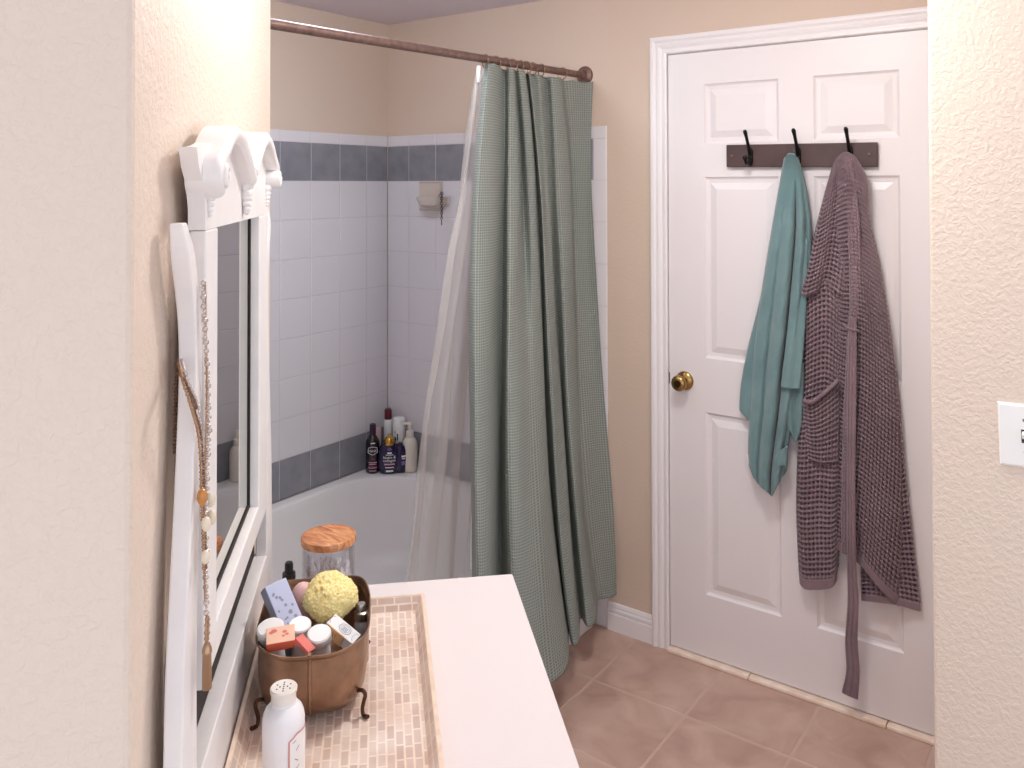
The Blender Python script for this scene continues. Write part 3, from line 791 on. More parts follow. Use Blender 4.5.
# ================================================================== THE DOOR'S COAT RACK, TOWEL AND ROBE
tilt = (1.6744 - 1.6801) / .465
RK = thing('coat_rack', 'dark brown wooden board with three black hooks on the white door', 'coat rack', (1.786, -.001, 1.64))
m_ = MB(); zc = lambda x: 1.6772 + (x - 1.786) * tilt
pr = [(1.5535, zc(1.5535) - .0365), (2.0183, zc(2.0183) - .0365), (2.0183, zc(2.0183) + .0365), (1.5535, zc(1.5535) + .0365)]
m_.loft([[(x, -.001, z) for x, z in pr], [(x, -.019, z) for x, z in pr]], True, True); m_.build('board', M['rack_wood'], RK, bevel=.0025)
for hx in (1.636, 1.789, 1.943):
    z = zc(hx); m_ = MB()
    m_.loft([[(hx + a * wx, -.019 - h, z - .004 + b * hz) for a, b in ((-.6, -1), (.6, -1), (1, -.6), (1, .6), (.6, 1), (-.6, 1), (-1, .6), (-1, -.6))] for wx, hz, h in ((.008, .027, 0), (.008, .027, .004), (.005, .023, .007))], True, True)
    m_.tube([(hx, -.024, z + .002), (hx, -.034, z + .018), (hx, -.046, z + .040), (hx, -.058, z + .060), (hx, -.068, z + .0745), (hx, -.072, z + .0785)], [.0058, .0055, .005, .0052, .0068, .005], 10)
    m_.tube([(hx, -.024, z - .010), (hx, -.034, z - .022), (hx, -.048, z - .030), (hx, -.062, z - .025), (hx, -.070, z - .012)], [.006, .0055, .005, .0052, .006], 10)
    m_.ball((hx, -.071, z - .007), .0085, 12, 8)
    m_.build('hook', M['black_iron'], RK, smooth=60)
for sx in (1.5725, 1.9965):
    m_ = MB(); m_.lathe([(.0055, 0), (.005, .002), (.0025, .0035)], (sx, -.019, zc(sx)), (0, -1, 0), 14); m_.build('screw', M['bronze'], RK, smooth=50)

def coons(top, bot, left, right, nu, nv):
    """cloth patch between four outline curves measured on the door, (nv, nu, 2)"""
    T_, B_, L_, R_ = resample(top, nu), resample(bot, nu), resample(left, nv), resample(right, nv)
    u = np.linspace(0, 1, nu)[None, :, None]; v = np.linspace(0, 1, nv)[:, None, None]
    return ((1 - v) * T_[None] + v * B_[None] + (1 - u) * L_[:, None] + u * R_[:, None]
            - ((1 - u) * (1 - v) * T_[0] + u * (1 - v) * T_[-1] + (1 - u) * v * B_[0] + u * v * B_[-1]))
def stand_off(Q, d_):
    """measured outline points -> world points standing d_ in front of the door"""
    a = (Q[..., 0] - PX) / F; b = -(Q[..., 1] - Y0) / F
    D_ = a[..., None] * np.array(r3) + b[..., None] * np.array(u3) + np.array(f2)
    t = (-d_ - CAM.y) / D_[..., 1]
    return np.array(CAM) + D_ * t[..., None]
def waffle(P, W_, H_, cell=.0132, amp=.0155, u0=0., shear=0., hem=0., side=0., gather=False):
    nv, nu = P.shape[:2]
    u = np.linspace(0, 1, nu)[None, :] * W_ + u0; v = np.linspace(0, 1, nv)[:, None] * H_
    u = u + shear * v
    k_ = np.clip(.12 + v / .22, 0, 1) if gather else np.ones_like(v)                 # gathered cloth near the hook closes up into ribs
    pit = np.clip(np.abs(np.sin(PI * u / cell)) * (1 - k_ + k_ * np.abs(np.sin(PI * v / (cell * 1.08)))) * 1.9 - .26, 0, 1) * (.5 + .5 * k_)
    if hem: pit = pit * np.clip((H_ - v) / .006 - hem / .006, 0, 1)
    if side: pit = pit * np.clip((u - shear * v) / .005 - side / .005, 0, 1) * np.clip((W_ - u + shear * v) / .005 - side / .005, 0, 1)
    return amp * (.3 - pit)
def bumpf(x): return np.exp(-x ** 2)
def cloth_patch(name, top, bot, left, right, yref, depth, mats, parent, res=.0016, wf=None, thick=.003, size=None):
    W_, H_ = size; nu = max(8, int(W_ / res)); nv = max(8, int(H_ / res))
    Q = coons(top, bot, left, right, nu, nv)
    u = np.linspace(0, 1, nu)[None, :]; v = np.linspace(0, 1, nv)[:, None]
    d_ = depth(u, v) + np.zeros((nv, nu))
    P = stand_off(Q, d_)
    if wf is not None: d_ = d_ + waffle(P, W_, H_, **wf)
    P[:, :, 1] = -d_
    return grid_mesh(name, P, mats, parent, solid=thick)

RB = thing('bathrobe', 'mauve grey waffle-knit bathrobe hanging from the rack beside the teal towel', 'bathrobe', (1.95, -.05, .37))
def round_edge(u, p=.5): return np.clip(4 * u * (1 - u), 0, 1) ** p
# the far skirt of the robe, close to the door
cloth_patch('back_panel', [(858, 440), (878, 425), (899, 404)], [(862, 600), (880, 602), (900, 605), (921, 611)], [(858, 440), (860, 520), (862, 600)],
            [(899, 404), (905, 470), (912, 535), (921, 611)], .03, lambda u, v: .026 + .012 * np.sin(u * 5) * v, M['robe'], RB, wf=dict(hem=.02), size=(.16, .56))
# main panel from the hook to the right-hand hem
def dmain(u, v):
    env = round_edge(u, .45)
    return .022 + (.030 + .035 * (1 - v)) * env * np.clip(v * 5 + .6, 0, 1) + .036 * np.exp(-v / .05) + .010 * np.sin(u * 15 + v * 2.2) * (1 - u * .6) * np.clip(v * 3, 0, 1) * (1.2 - v) + .006 * np.sin(u * 7 - v * 3)
cloth_patch('front_panel', [(836, 163), (840, 155), (846, 152), (853, 155), (857, 160)], [(826, 530), (836, 547), (850, 556), (862, 566), (880, 588), (899, 606)],
            [(836, 163), (835, 210), (838, 270), (836, 330), (832, 400), (828, 470), (826, 530)],
            [(857, 160), (865.5, 176), (868, 200), (869, 222), (879, 266), (886, 307), (893, 352), (899, 404), (901.5, 446), (903, 500), (902, 560), (899, 606)],
            .06, dmain, M['robe'], RB, wf=dict(shear=.06, hem=.026, gather=True), size=(.27, 1.26))
# lower left panel
def dleft(u, v):
    return .018 + .042 * round_edge(u, .4) + .010 * np.sin(u * 6.5 + v * 2 + .4) * np.clip(v * 2, 0, 1) - .006 * v
cloth_patch('side_panel', [(800, 292), (813, 282), (828, 279), (846, 296)], [(800.5, 583), (806, 588.5), (820, 589), (832, 587), (837, 579)],
            [(800, 292), (803.5, 312), (804, 360), (803, 400), (799, 440), (797, 500), (798.5, 550), (800.5, 583)],
            [(846, 296), (845, 330), (842, 400), (840, 470), (838, 520), (838, 550), (837, 579)], .055, dleft, M['robe'], RB, wf=dict(hem=.026), size=(.155, .86))
# bunched sleeve above it
def dsl(u, v):
    return .022 + .045 * np.exp(-v / .12) + (.05 * round_edge(u, .45) + .016 * np.sin(u * 9 - 1.5 + v) * v) * np.clip(v * 4 + .45, 0, 1) + .012 * bumpf((v - .88) / .10) * (1 - u)
cloth_patch('sleeve', [(833, 166), (838, 157), (846, 153), (850, 156)], [(799.5, 291), (803, 297), (814, 293), (826, 287), (846, 300)],
            [(833, 166), (824.5, 196), (815.5, 232), (807, 266), (799.5, 291)], [(850, 156), (851, 200), (850, 250), (846, 300)], .075, dsl, M['robe'], RB, wf=dict(cell=.0125, gather=True), size=(.15, .40))
# patch pocket with its plain band
pk = cloth_patch('pocket', [(803, 401), (812, 403), (826, 393), (839, 381)], [(809, 458), (822, 462), (838, 461)], [(803, 401), (806, 430), (809, 458)],
                 [(839, 381), (839, 420), (838, 461)], .075, lambda u, v: .052 + .028 * round_edge(u, .5) * (1 - .55 * v) , M['robe'], RB, wf=dict(cell=.0125), size=(.115, .19))
pb = MB(); e = [at_y(a, b, -.088) for a, b in resample([(803.5, 400), (812, 402), (826, 391.5), (838.5, 380)], 24)]
pb.tube([p + Vector((0, -.004 + .012 * abs(i / 23 - .5), 0)) for i, p in enumerate(e)], .0062, 8); pb.build('pocket_edge', M['robe'], pk, smooth=60)
# lapel band running from the hook down to the hem
def dlap(u, v): return .078 + .014 * np.exp(-v / .05) + .012 * np.clip(v * 5, 0, 1) - .016 * v + .0022 * np.cos(u * 2 * PI * 3)
cloth_patch('lapel', [(845, 160), (848, 157), (852, 160)], [(842, 551), (846, 553), (851, 557)], [(845, 160), (848.5, 230), (850, 300), (848, 330), (844, 420), (842, 500), (842, 551)],
            [(852, 160), (858.5, 212), (860.5, 260), (859, 300), (856.5, 330), (852, 420), (850, 500), (851, 557)], .08, dlap, M['robe'], RB, wf=dict(cell=.0105, amp=.004), size=(.036, 1.26), thick=.006)
# belt and its loop
def dbelt(u, v): return .100 - .045 * np.clip((v - .55) / .45, 0, 1) + .004 * np.sin(v * 13) + .0018 * np.cos(u * 2 * PI * 2.5)
cloth_patch('belt', [(849.5, 317), (856.5, 317)], [(842, 692), (850, 696), (858, 699)], [(849.5, 317), (847.5, 400), (847.5, 480), (847.5, 560), (848, 600), (845.5, 640), (846.5, 670), (842, 692)],
            [(856.5, 317), (856, 400), (855, 480), (856, 560), (858.5, 600), (857.5, 640), (859.5, 670), (858, 699)], .09, dbelt, M['robe'], RB, wf=dict(cell=.007, amp=.0012), size=(.032, 1.0), thick=.006)
m_ = MB(); m_.tube([at_y(843.5, 324, -.088), at_y(847, 327.5, -.104), at_y(852, 329.5, -.110), at_y(857, 330.5, -.106), at_y(859.5, 331, -.092)], .0035, 8); m_.build('belt_loop', M['robe'], RB, smooth=60)

TW = thing('towel', 'teal towel draped by its middle from the centre hook', 'towel', (1.74, -.05, .62))
def dtow(u, v):
    f = np.clip(v * 2.6 + .25, 0, 1); g = np.clip(v * 7 - .5, 0, 1)
    d_ = .022 + .074 * np.exp(-v / .06) * round_edge(u, .2) + .042 * round_edge(u, .4) * f
    d_ = d_ - g * (.046 * bumpf((u - .60 + .06 * v) / .042) + .020 * bumpf((u - .27 - .05 * v) / .05) * np.clip(v * 1.6, 0, 1) + .018 * bumpf((u - .86) / .04) * np.clip(1.2 - v, 0, 1))
    d_ = d_ + g * (.014 * bumpf((u - .44) / .10) + .012 * bumpf((u - .74) / .07))
    return d_ + .0022 * np.sin(v * 46 + u * 9) * np.sin(u * 21 + v * 11) * g + .002 * bumpf((v - .965) / .008)
cloth_patch('front_fold', [(784.5, 159), (787.5, 154.5), (791, 153.5), (795, 155), (798, 159)], [(749.5, 465), (756, 481), (770, 494.4), (771.5, 496.2), (772.6, 494.2), (778.5, 483), (784.6, 473), (785.5, 471)],
            [(784.5, 159), (773, 225), (762.5, 290), (754.5, 350), (752.5, 385), (749, 440), (749.5, 465)],
            [(798, 159), (805.5, 186), (810.5, 224), (810.5, 262), (806, 330), (798, 392), (789, 440), (785.5, 471)], .05, dtow, M['towel'], TW, res=.003, size=(.17, 1.05), thick=.005)
cloth_patch('back_fold', [(763, 290), (768, 287), (773, 290)], [(740, 409), (740.3, 410.5), (746, 417.5), (753, 424), (753.6, 424.4)], [(763, 290), (755, 322), (748, 350), (741.5, 385), (740, 409)], [(773, 290), (765, 350), (753.6, 424.4)],
            .03, lambda u, v: .016 + .012 * round_edge(u, .5), M['towel'], TW, res=.004, size=(.05, .40), thick=.005)
cloth_patch('side_fold', [(796, 240), (802, 236), (808, 240)], [(781.5, 386), (782, 387), (790, 388.5), (799, 388.4), (799.5, 387.6)], [(796, 240), (789, 320), (781.5, 386)], [(808, 240), (805, 320), (799.5, 387.6)],
            .065, lambda u, v: .052 + .016 * round_edge(u, .5) * v + .012 * v + .005 * np.sin(u * 7) * v, M['towel'], TW, res=.004, size=(.06, .48), thick=.005)
cloth_patch('hanging_corner', [(787, 380), (795, 370), (804, 362)], [(787.5, 424), (791, 433.5), (794.8, 442.5), (795.6, 443.3), (796.2, 442), (799, 434), (801.5, 422)], [(787, 380), (785.5, 405), (787.5, 424)], [(804, 362), (803, 400), (801.5, 422)],
            .045, lambda u, v: .034 + .018 * round_edge(u, .5) + .010 * np.sin(u * 9), M['towel'], TW, res=.004, size=(.06, .22), thick=.005)
cloth_patch('turned_hem', [(777, 452), (782, 449), (787.5, 446)], [(777.3, 468), (780, 466.5), (784, 465), (786.2, 471)], [(777, 452), (776.5, 460), (777.3, 468)], [(787.5, 446), (787.3, 458), (786.2, 471)],
            .07, lambda u, v: .062 + .012 * round_edge(u, .5), M['towel'], TW, res=.004, size=(.035, .06), thick=.005)
m_ = MB(); t0 = at_y(749.2, 458.5, -.028); m_.obox(t0, (.0035, 0, -.013), (-.006, 0, -.0017), (0, .0008, 0)); m_.build('care_tag', M['tag_white'], TW)

# ================================================================== LIGHT SWITCH
SW = Vector((2.4500, RW_Y, 1.110)); t_ = math.radians(1.6)
ux = Vector((math.cos(t_), 0, math.sin(t_))); uz = Vector((-math.sin(t_), 0, math.cos(t_))); uy = Vector((0, -1, 0))
LS = thing('light_switch', 'white light switch plate on the beige wall', 'light switch', SW)
def swbox(mb, w_, h_, d0, d1, cx=0, cz=0, ins=0.):
    mb.loft([[SW + ux * (cx + a * (w_ - i_)) + uz * (cz + b * (h_ - i_)) + uy * dd for a, b in ((-1, -1), (1, -1), (1, 1), (-1, 1))] for i_, dd in ((0, d0), (0, (d0 + d1) / 2), (ins, d1))], True, True)
m_ = MB(); swbox(m_, .0440, .0595, .0002, .0062, ins=.004); m_.build('plate', M['white_plastic'], LS)
m_ = MB(); swbox(m_, .0062, .0125, .0060, .0072, ins=.0004); m_.build('toggle_slot', M['dark_slot'], LS)
m_ = MB(); m_.obox(SW + uz * .003 + uy * .011, ux * .0046, uz * .0048 + uy * .004, uy * .0065 - uz * .002); m_.build('toggle', M['white_plastic'], LS, bevel=.0012)
for s_ in (-1, 1):
    m_ = MB(); m_.lathe([(.0036, 0), (.0032, .0012), (.001, .0018)], SW + uz * (.030 * s_) + uy * .006, uy, 12); m_.build('screw', M['screw'], LS, smooth=50)

# ================================================================== THE VANITY
VC = sn(1.25, 0, 0)
VB = thing('vanity_cabinet', 'pale painted vanity cabinet under the white countertop', 'cabinet', VC)
m_ = MB(snv); m_.box((.80, WN + .004, .09), (1.665, .235, .7595)); m_.box((.82, WN + .004, 0), (1.645, .17, .09)); m_.build('body', M['cabinet'], VB, bevel=.002)
for s0, s1, ks in ((.825, 1.225, 1.19), (1.24, 1.64, 1.275)):
    m_ = MB(snv); m_.loft([[(s0 + i_, .2352 + h, .12 + i_), (s1 - i_, .2352 + h, .12 + i_), (s1 - i_, .2352 + h, .735 - i_), (s0 + i_, .2352 + h, .735 - i_)] for i_, h in ((0, 0), (0, .017), (.003, .019), (.055, .019), (.06, .011), (.075, .011), (.10, .018))], True, True); dr = m_.build('door', M['cabinet'], VB)
    m_ = MB(); m_.lathe([(.006, 0), (.005, .012), (.013, .018), (.012, .026), (.005, .029)], sn(ks, .2542, .66), NN, 16); m_.build('knob', M['brass'], dr, smooth=50)
m_ = MB(snv); m_.box((.76, WN + .003, .760), (1.693, .2705, .80)); ct = m_.build('countertop', M['counter'], bevel=.004, origin=VC + Vector((0, 0, .76))); tag(ct, 'plain white vanity countertop under the mirror and mosaic tray', 'countertop')

# dresser mirror on the countertop
MR = thing('vanity_mirror', 'white painted antique dresser mirror with a carved crown on the countertop', 'mirror', sn(1.295, -.21, .8005))
NB, NF = -.2185, -.199                         # back and front planes of the stand
def sz_prism(mb, poly, n0, n1): mb.loft([[(s, n, z) for s, z in poly] for n in (n0, n1)], True, True)
near = [(.800, .905), (.86, .912), (1.0, .9235), (1.07, .928), (1.18, .950), (1.24, .963), (1.30, .974), (1.36, .984), (1.40, .985), (1.44, .978), (1.48, .960), (1.515, .940), (1.545, .937)]
far = [(.800, 1.0), (.86, .998), (1.0, .993), (1.07, .991), (1.18, .998), (1.24, 1.003), (1.30, 1.008), (1.36, 1.0135), (1.40, 1.0135), (1.44, 1.008), (1.48, .991), (1.515, .971), (1.545, .962)]
zs_ = np.linspace(.8005, 1.545, 60)
nr = np.interp(zs_, [a for a, b in near], [b for a, b in near]); fr = np.interp(zs_, [a for a, b in far], [b for a, b in far])
ker = np.array([1, 2, 3, 2, 1.]) / 9
def sm(a): 
    p = np.r_[a[0], a[0], a, a[-1], a[-1]]; return np.convolve(p, ker, 'valid')
nr, fr = sm(nr), sm(fr)
for sgn in (0, 1):
    m_ = MB(snv); mir = (lambda s: s) if sgn == 0 else (lambda s: 2.59 - s)
    loops = []
    for z, a, b in zip(zs_, nr, fr):
        a_, b_ = sorted((mir(a), mir(b))); tp = max(0, (z - 1.515) / .03) * .006
        loops.append([(a_ + tp * .3, NB, z), (b_ - tp * .3, NB, z), (b_ - tp * .3, NF - tp, z), (a_ + tp * .3, NF - tp, z)])
    m_.loft(loops, True, True); m_.build('support_arm', M['white_wood'], MR, bevel=.002)
m_ = MB(snv); m_.box((.985, NB - .004, .8005), (1.606, NF - .0003, .911)); m_.build('base_rail', M['white_wood'], MR, bevel=.002)
# swing frame
FN0, FN1 = -.2150, -.1965
m_ = MB(snv); G0, G1, GZ0, GZ1 = 1.094, 1.472, 1.046, 1.535
for poly in ([(1.020, 1.004), (G0, 1.004), (G0, 1.533), (1.020, 1.533)], [(G1, 1.004), (1.570, 1.004), (1.570, 1.533), (G1, 1.533)], [(G0, 1.004), (G1, 1.004), (G1, GZ0), (G0, GZ0)]):
    sz_prism(m_, poly, FN0, FN1)
fr_ = m_.build('swing_frame', M['white_wood'], MR, bevel=.0022)
m_ = MB(snv); m_.box((G0 - .004, -.2154, GZ0 - .004), (G1 + .004, -.2132, 1.5335)); m_.build('mirror_glass', M['mirror_glass'], fr_)
m_ = MB(snv)
for s_, dz in ((G0 + .0035, 0), (G1 - .0035, 0)): m_.box((s_ - .0035, -.2131, GZ0), (s_ + .0035, -.211, 1.53))
m_.box((G0, -.2131, GZ0), (G1, -.211, GZ0 + .006)); m_.build('shadow_line', M['gap_shade'], fr_)  # dark strips painted as the shadow line between glass and frame
m_ = MB(snv); m_.box((.992, -.2245, .885), (1.60, -.2222, 1.07)); m_.build('gap_shade_board', M['gap_shade'], MR)  # dark sheet added to blacken the shaded gap below the swing frame
# pivot pins joining frame and arms
for s0, s1 in ((1.008, 1.024), (1.566, 1.582)):
    m_ = MB(); m_.tube([sn(s0, -.206, 1.31), sn(s1, -.206, 1.31)], .006, 12); m_.build('pivot', M['brass'], MR, smooth=60)
# crown
crown = [(1.020, 1.5335), (1.019, 1.560), (1.006, 1.588), (.984, 1.606), (.971, 1.628), (1.0, 1.629), (1.03, 1.632), (1.075, 1.640), (1.14, 1.646), (1.20, 1.638), (1.255, 1.612), (1.295, 1.604), (1.335, 1.618), (1.39, 1.644), (1.45, 1.652), (1.515, 1.648), (1.56, 1.632), (1.59, 1.629), (1.619, 1.628), (1.606, 1.606), (1.584, 1.588), (1.571, 1.560), (1.570, 1.5335)]
m_ = MB(snv); sz_prism(m_, crown, -.2165, -.1972); cr = m_.build('crown', M['white_wood'], MR, smooth=45)
def hump(c0, sg):
    """one swan-neck moulding, thick and standing proud of the crown board"""
    pts = [(-.115, -.066), (-.128, -.056), (-.128, -.040), (-.112, -.032), (-.085, -.022), (-.055, -.007), (-.02, .0035), (.02, .004), (.055, -.004), (.095, -.022), (.128, -.042), (.150, -.052)]
    path = resample([(c0 + sg * a, 1.655 + b) for a, b in pts], 40); T_ = np.gradient(path, axis=0); T_ /= np.linalg.norm(T_, axis=1)[:, None]
    n0, n1 = -.2168, -.1760; loops = []
    for (s, z), (ts, tz) in zip(path, T_):
        nx, nz = -tz, ts; h = .0115
        lp = []
        for a, nn_ in ((-1, n0), (-1, n1 - .006), (-.6, n1 - .003), (-.2, n1), (.4, n1), (.8, n1 - .003), (1, n1 - .008), (1, n0)): lp.append((s + nx * h * a, nn_, z + nz * h * a))
        loops.append(lp)
    return loops
for c0, sg, dz in ((1.142, 1, -.009), (1.448, -1, .002)):
    m_ = MB(snv); m_.loft([[(a, b, z + dz) for a, b, z in l] for l in hump(c0, sg)], True, True); m_.build('crown_moulding', M['white_wood'], cr, smooth=40)
for s_ in (1.026, 1.564):                     # scroll ends
    m_ = MB(snv)
    for k_ in range(1):
        m_.lathe([(.0145, -.2160), (.0150, -.1760), (.0135, -.1725), (.009, -.1715), (.0085, -.1735), (.005, -.1735), (.0045, -.1705), (.002, -.170)], (0, 0, 0), (0, 1, 0), 20)
    m_.v = [p for p in m_.v]
    base = [(p - sn(0, 0, 0)) for p in m_.v]
    m_.v = [p + DD * s_ + Vector((0, 0, 1.597)) for p in m_.v]
    m_.build('scroll', M['white_wood'], cr, smooth=50)
m_ = MB()                                      # carved garland in the middle and drops under the scrolls
rg = random.Random(5)
for z, r_ in ((1.606, .0125), (1.596, .0135), (1.585, .0125), (1.575, .011), (1.566, .010), (1.558, .0085), (1.551, .007), (1.5455, .005)):
    for a in (-.55, .55): m_.ball(sn(1.295 + a * r_, -.1965 + .005, z + rg.uniform(-.002, .002)), (r_ * .75, r_ * .75, r_ * .8), 12, 8)
m_.build('garland', M['white_wood'], cr, smooth=80)
for s_ in (1.036, 1.554):
    m_ = MB()
    for z, r_ in ((1.580, .0095), (1.572, .008), (1.564, .0065), (1.557, .005), (1.551, .0035)): m_.ball(sn(s_, -.1960, z), (r_, r_, r_ * .9), 12, 8)
    m_.build('leaf_drop', M['white_wood'], cr, smooth=80)

# necklaces over the near arm of the mirror
def pn(u, v, n):
    r = ray(u, v); t = (n - 0) / r.dot(NN); return CAM + r * t
def beads(mb, path, r, step, mi=None, jitter=0., rs=None):
    p = resample(path, max(2, int(sum((Vector(b) - Vector(a)).length for a, b in zip(path, path[1:])) / step)))
    for i, q in enumerate(p):
        rr = r * (rs[i % len(rs)] if rs else 1)
        mb.ball(Vector(q) + Vector((random.uniform(-jitter, jitter), random.uniform(-jitter, jitter), 0)), rr, 7, 5, mi)
nk = thing('necklace', 'long champagne bead necklace with gold tassel hanging down the mirror front', 'necklace', pn(207, 688, -.186))
m_ = MB(); beads(m_, [tuple(pn(u, v, n)) for u, v, n in ((203.5, 283, -.193), (204.5, 320, -.1925), (207.5, 380, -.192), (208.5, 430, -.192), (207, 470, -.192), (205.5, 520, -.191), (206, 560, -.190), (206.5, 600, -.188), (206.5, 618, -.187))], .0033, .0052, jitter=.0006, rs=(1, .6, .85, 1.1, .5)); m_.build('bead_strand', M['crystal'], nk, smooth=80)
m_ = MB(); beads(m_, [tuple(pn(u, v, n)) for u, v, n in ((205, 283, -.1925), (206, 330, -.192), (206.5, 400, -.192), (205, 470, -.191), (204, 540, -.190), (205, 600, -.188))], .0014, .0026); m_.build('chain', M['gold_chain'], nk, smooth=80)
rc = pn(207, 629, -.186); m_ = MB(); m_.tube([rc + DD * .0075 * math.cos(a) + Vector((0, 0, .0125 * math.sin(a))) for a in np.linspace(0, 2 * PI, 21)[:-1]], .0013, 6, closed=True)
for a in np.linspace(0, 2 * PI, 11)[:-1]: m_.ball(rc + DD * .0075 * math.cos(a) + Vector((0, 0, .0125 * math.sin(a))), .0022, 7, 5)
m_.build('ring_pendant', M['gold_chain'], nk, smooth=80)
t0 = pn(207, 643, -.186); m_ = MB(); m_.lathe([(.001, .002), (.003, 0), (.0052, -.006), (.0055, -.010)], t0, (0, 0, 1), 14); m_.build('tassel_cap', M['gold_chain'], nk, smooth=60)
m_ = MB()
for i in range(14):
    a = 2 * PI * i / 14; o_ = Vector((.0035 * math.cos(a), .0035 * math.sin(a), 0)); m_.tube([t0 + o_ + Vector((0, 0, -.009)), t0 + o_ * 1.15 + Vector((0, 0, -.03)), t0 + o_ * 1.2 + Vector((0, 0, -.050))], .0011, 5)
m_.build('tassel', M['gold_chain'], nk, smooth=80)
nk = thing('necklace', 'gold chain necklace looped round the mirror arm with shell pendants', 'necklace', pn(203, 570, -.19))
pth = [tuple(pn(u, v, n)) for u, v, n in ((177.5, 362, -.2215), (181, 372, -.210), (184, 385, -.200), (189, 400, -.194), (194, 416, -.1935), (198, 432, -.1935), (200.5, 460, -.1935), (201.5, 500, -.1925), (203, 540, -.191), (203.5, 568, -.190))]
m_ = MB(); beads(m_, pth, .0021, .0037, rs=(1, .8)); m_.build('chain', M['gold_chain'], nk, smooth=80)
p2 = [tuple(Vector(p) + DD * .006 + Vector((0, 0, -.004)) + NN * .001 for p in pth)][0] if False else [tuple(Vector(p) + DD * .007 - Vector((0, 0, .003)) + NN * .0012) for p in pth]
m_ = MB(); beads(m_, p2[1:], .0018, .0034, rs=(1, .7, .9)); m_.build('chain', M['brown_bead'], nk, smooth=80)
for u, v, r_, n in ((210.5, 500, .0075, -.189), (211.5, 517, .008, -.1885), (206, 524, .0075, -.187), (205.5, 557, .0070, -.186)):
    m_ = MB(); c_ = pn(u, v, n); m_.ball(c_, (r_ * .7, r_ * .7, r_ * 1.1), 12, 8); m_.build('shell_pendant', M['shell'], nk, smooth=80)
for u, v, n in ((202, 497, -.190),):
    m_ = MB(); m_.ball(pn(u, v, n), (.0058, .0058, .0097), 12, 8); m_.build('amber_drop', M['amber_bead'], nk, smooth=80)
nk = thing('necklace', 'brown beaded necklace slung over the mirror arm and hanging behind it', 'necklace', pn(176, 455, -.2225))
m_ = MB(); beads(m_, [tuple(pn(u, v, n)) for u, v, n in ((196, 408, -.1955), (190, 392, -.1965), (185, 382, -.200), (180, 374, -.2120), (176.5, 376, -.2230), (175.5, 400, -.2245), (175, 430, -.2245), (174.5, 452, -.2245))], .0022, .0040, rs=(1, .85)); m_.build('bead_strand', M['brown_bead'], nk, smooth=80)
m_ = MB(); beads(m_, [tuple(pn(u, v, n)) for u, v, n in ((179.5, 335, -.2210), (180, 346, -.2205), (181.5, 360, -.2150), (185.5, 372, -.2000), (190, 386, -.1945), (197, 402, -.1935), (200, 420, -.193), (200.5, 440, -.193), (200.5, 452, -.193))], .0018, .0034, rs=(1, .7)); m_.build('bead_strand', M['crystal'], nk, smooth=80)

# ================================================================== TRAY AND WHAT STANDS ON IT
TS0, TS1, TN0, TN1, TZ = 1.045, 1.5825, -.1965, .0865, .8005
def uvbox(faces_pts, uvs, name, mats, mis, parent, bevel=None):
    base = root_loc(parent); me = bpy.data.meshes.new(name); v = []; f = []; uvl = []
    for q, uu_ in zip(faces_pts, uvs):
        o_ = len(v); v += [tuple(snv(p) - base) for p in q]; f.append(tuple(range(o_, o_ + len(q)))); uvl += uu_
    me.from_pydata(v, [], f); l = me.uv_layers.new(name='UVMap')
    for i, t in enumerate(uvl): l.data[i].uv = t
    for m in mats: me.materials.append(m)
    me.polygons.foreach_set('material_index', mis)
    o_ = bpy.data.objects.new(name, me); COL.objects.link(o_); o_.parent = parent; return o_
TR = thing('mosaic_tray', 'shallow rectangular tray of cream shell mosaic on the countertop', 'tray', sn(1.31, -.055, TZ))
def q4(a, b, c_, d_): return [a, b, c_, d_]
fz, rz, rw, fl_ = TZ + .004, TZ + .0265, .0065, .012
i0, i1, j0, j1 = TS0 + rw, TS1 - rw, TN0 + rw, TN1 - rw               # inner rim
k0, k1, l0, l1 = i0 + fl_, i1 - fl_, j0 + fl_, j1 - fl_               # tray floor
F_, U_, MI = [], [], []
F_.append([(k0, l0, fz), (k1, l0, fz), (k1, l1, fz), (k0, l1, fz)]); U_.append([(k0, l0), (k1, l0), (k1, l1), (k0, l1)]); MI.append(0)
for q, uu_ in (([(k1, l0, fz), (i1, j0, rz), (i1, j1, rz), (k1, l1, fz)], [(l0, 0), (j0, .025), (j1, .025), (l1, 0)]),
               ([(k0, l1, fz), (i0, j1, rz), (i0, j0, rz), (k0, l0, fz)], [(l1, 0), (j1, .025), (j0, .025), (l0, 0)]),
               ([(k1, l1, fz), (i1, j1, rz), (i0, j1, rz), (k0, l1, fz)], [(k1, .0), (i1, .025), (i0, .025), (k0, 0)]),
               ([(k0, l0, fz), (i0, j0, rz), (i1, j0, rz), (k1, l0, fz)], [(k0, .0), (i0, .025), (i1, .025), (k1, 0)])):
    F_.append(q); U_.append(uu_); MI.append(0)
uvbox(F_, U_, 'mosaic_lining', [M['mosaic']], MI, TR)
M['tray_rim'] = mat('cream_rim', (240, 216, 194), .4, var=(45, (228, 200, 178)))
m_ = MB(snv)
for i in range(1):
    O = [(TS0, TN0), (TS1, TN0), (TS1, TN1), (TS0, TN1)]; I = [(i0, j0), (i1, j0), (i1, j1), (i0, j1)]; K = [(k0, l0), (k1, l0), (k1, l1), (k0, l1)]
    m_.loft([[(a, b, TZ) for a, b in K], [(a, b, TZ) for a, b in O], [(a, b, rz + .0004) for a, b in O], [(a, b, rz + .0004) for a, b in I]], True, False)
m_.build('rim', M['tray_rim'], TR, bevel=.0018)

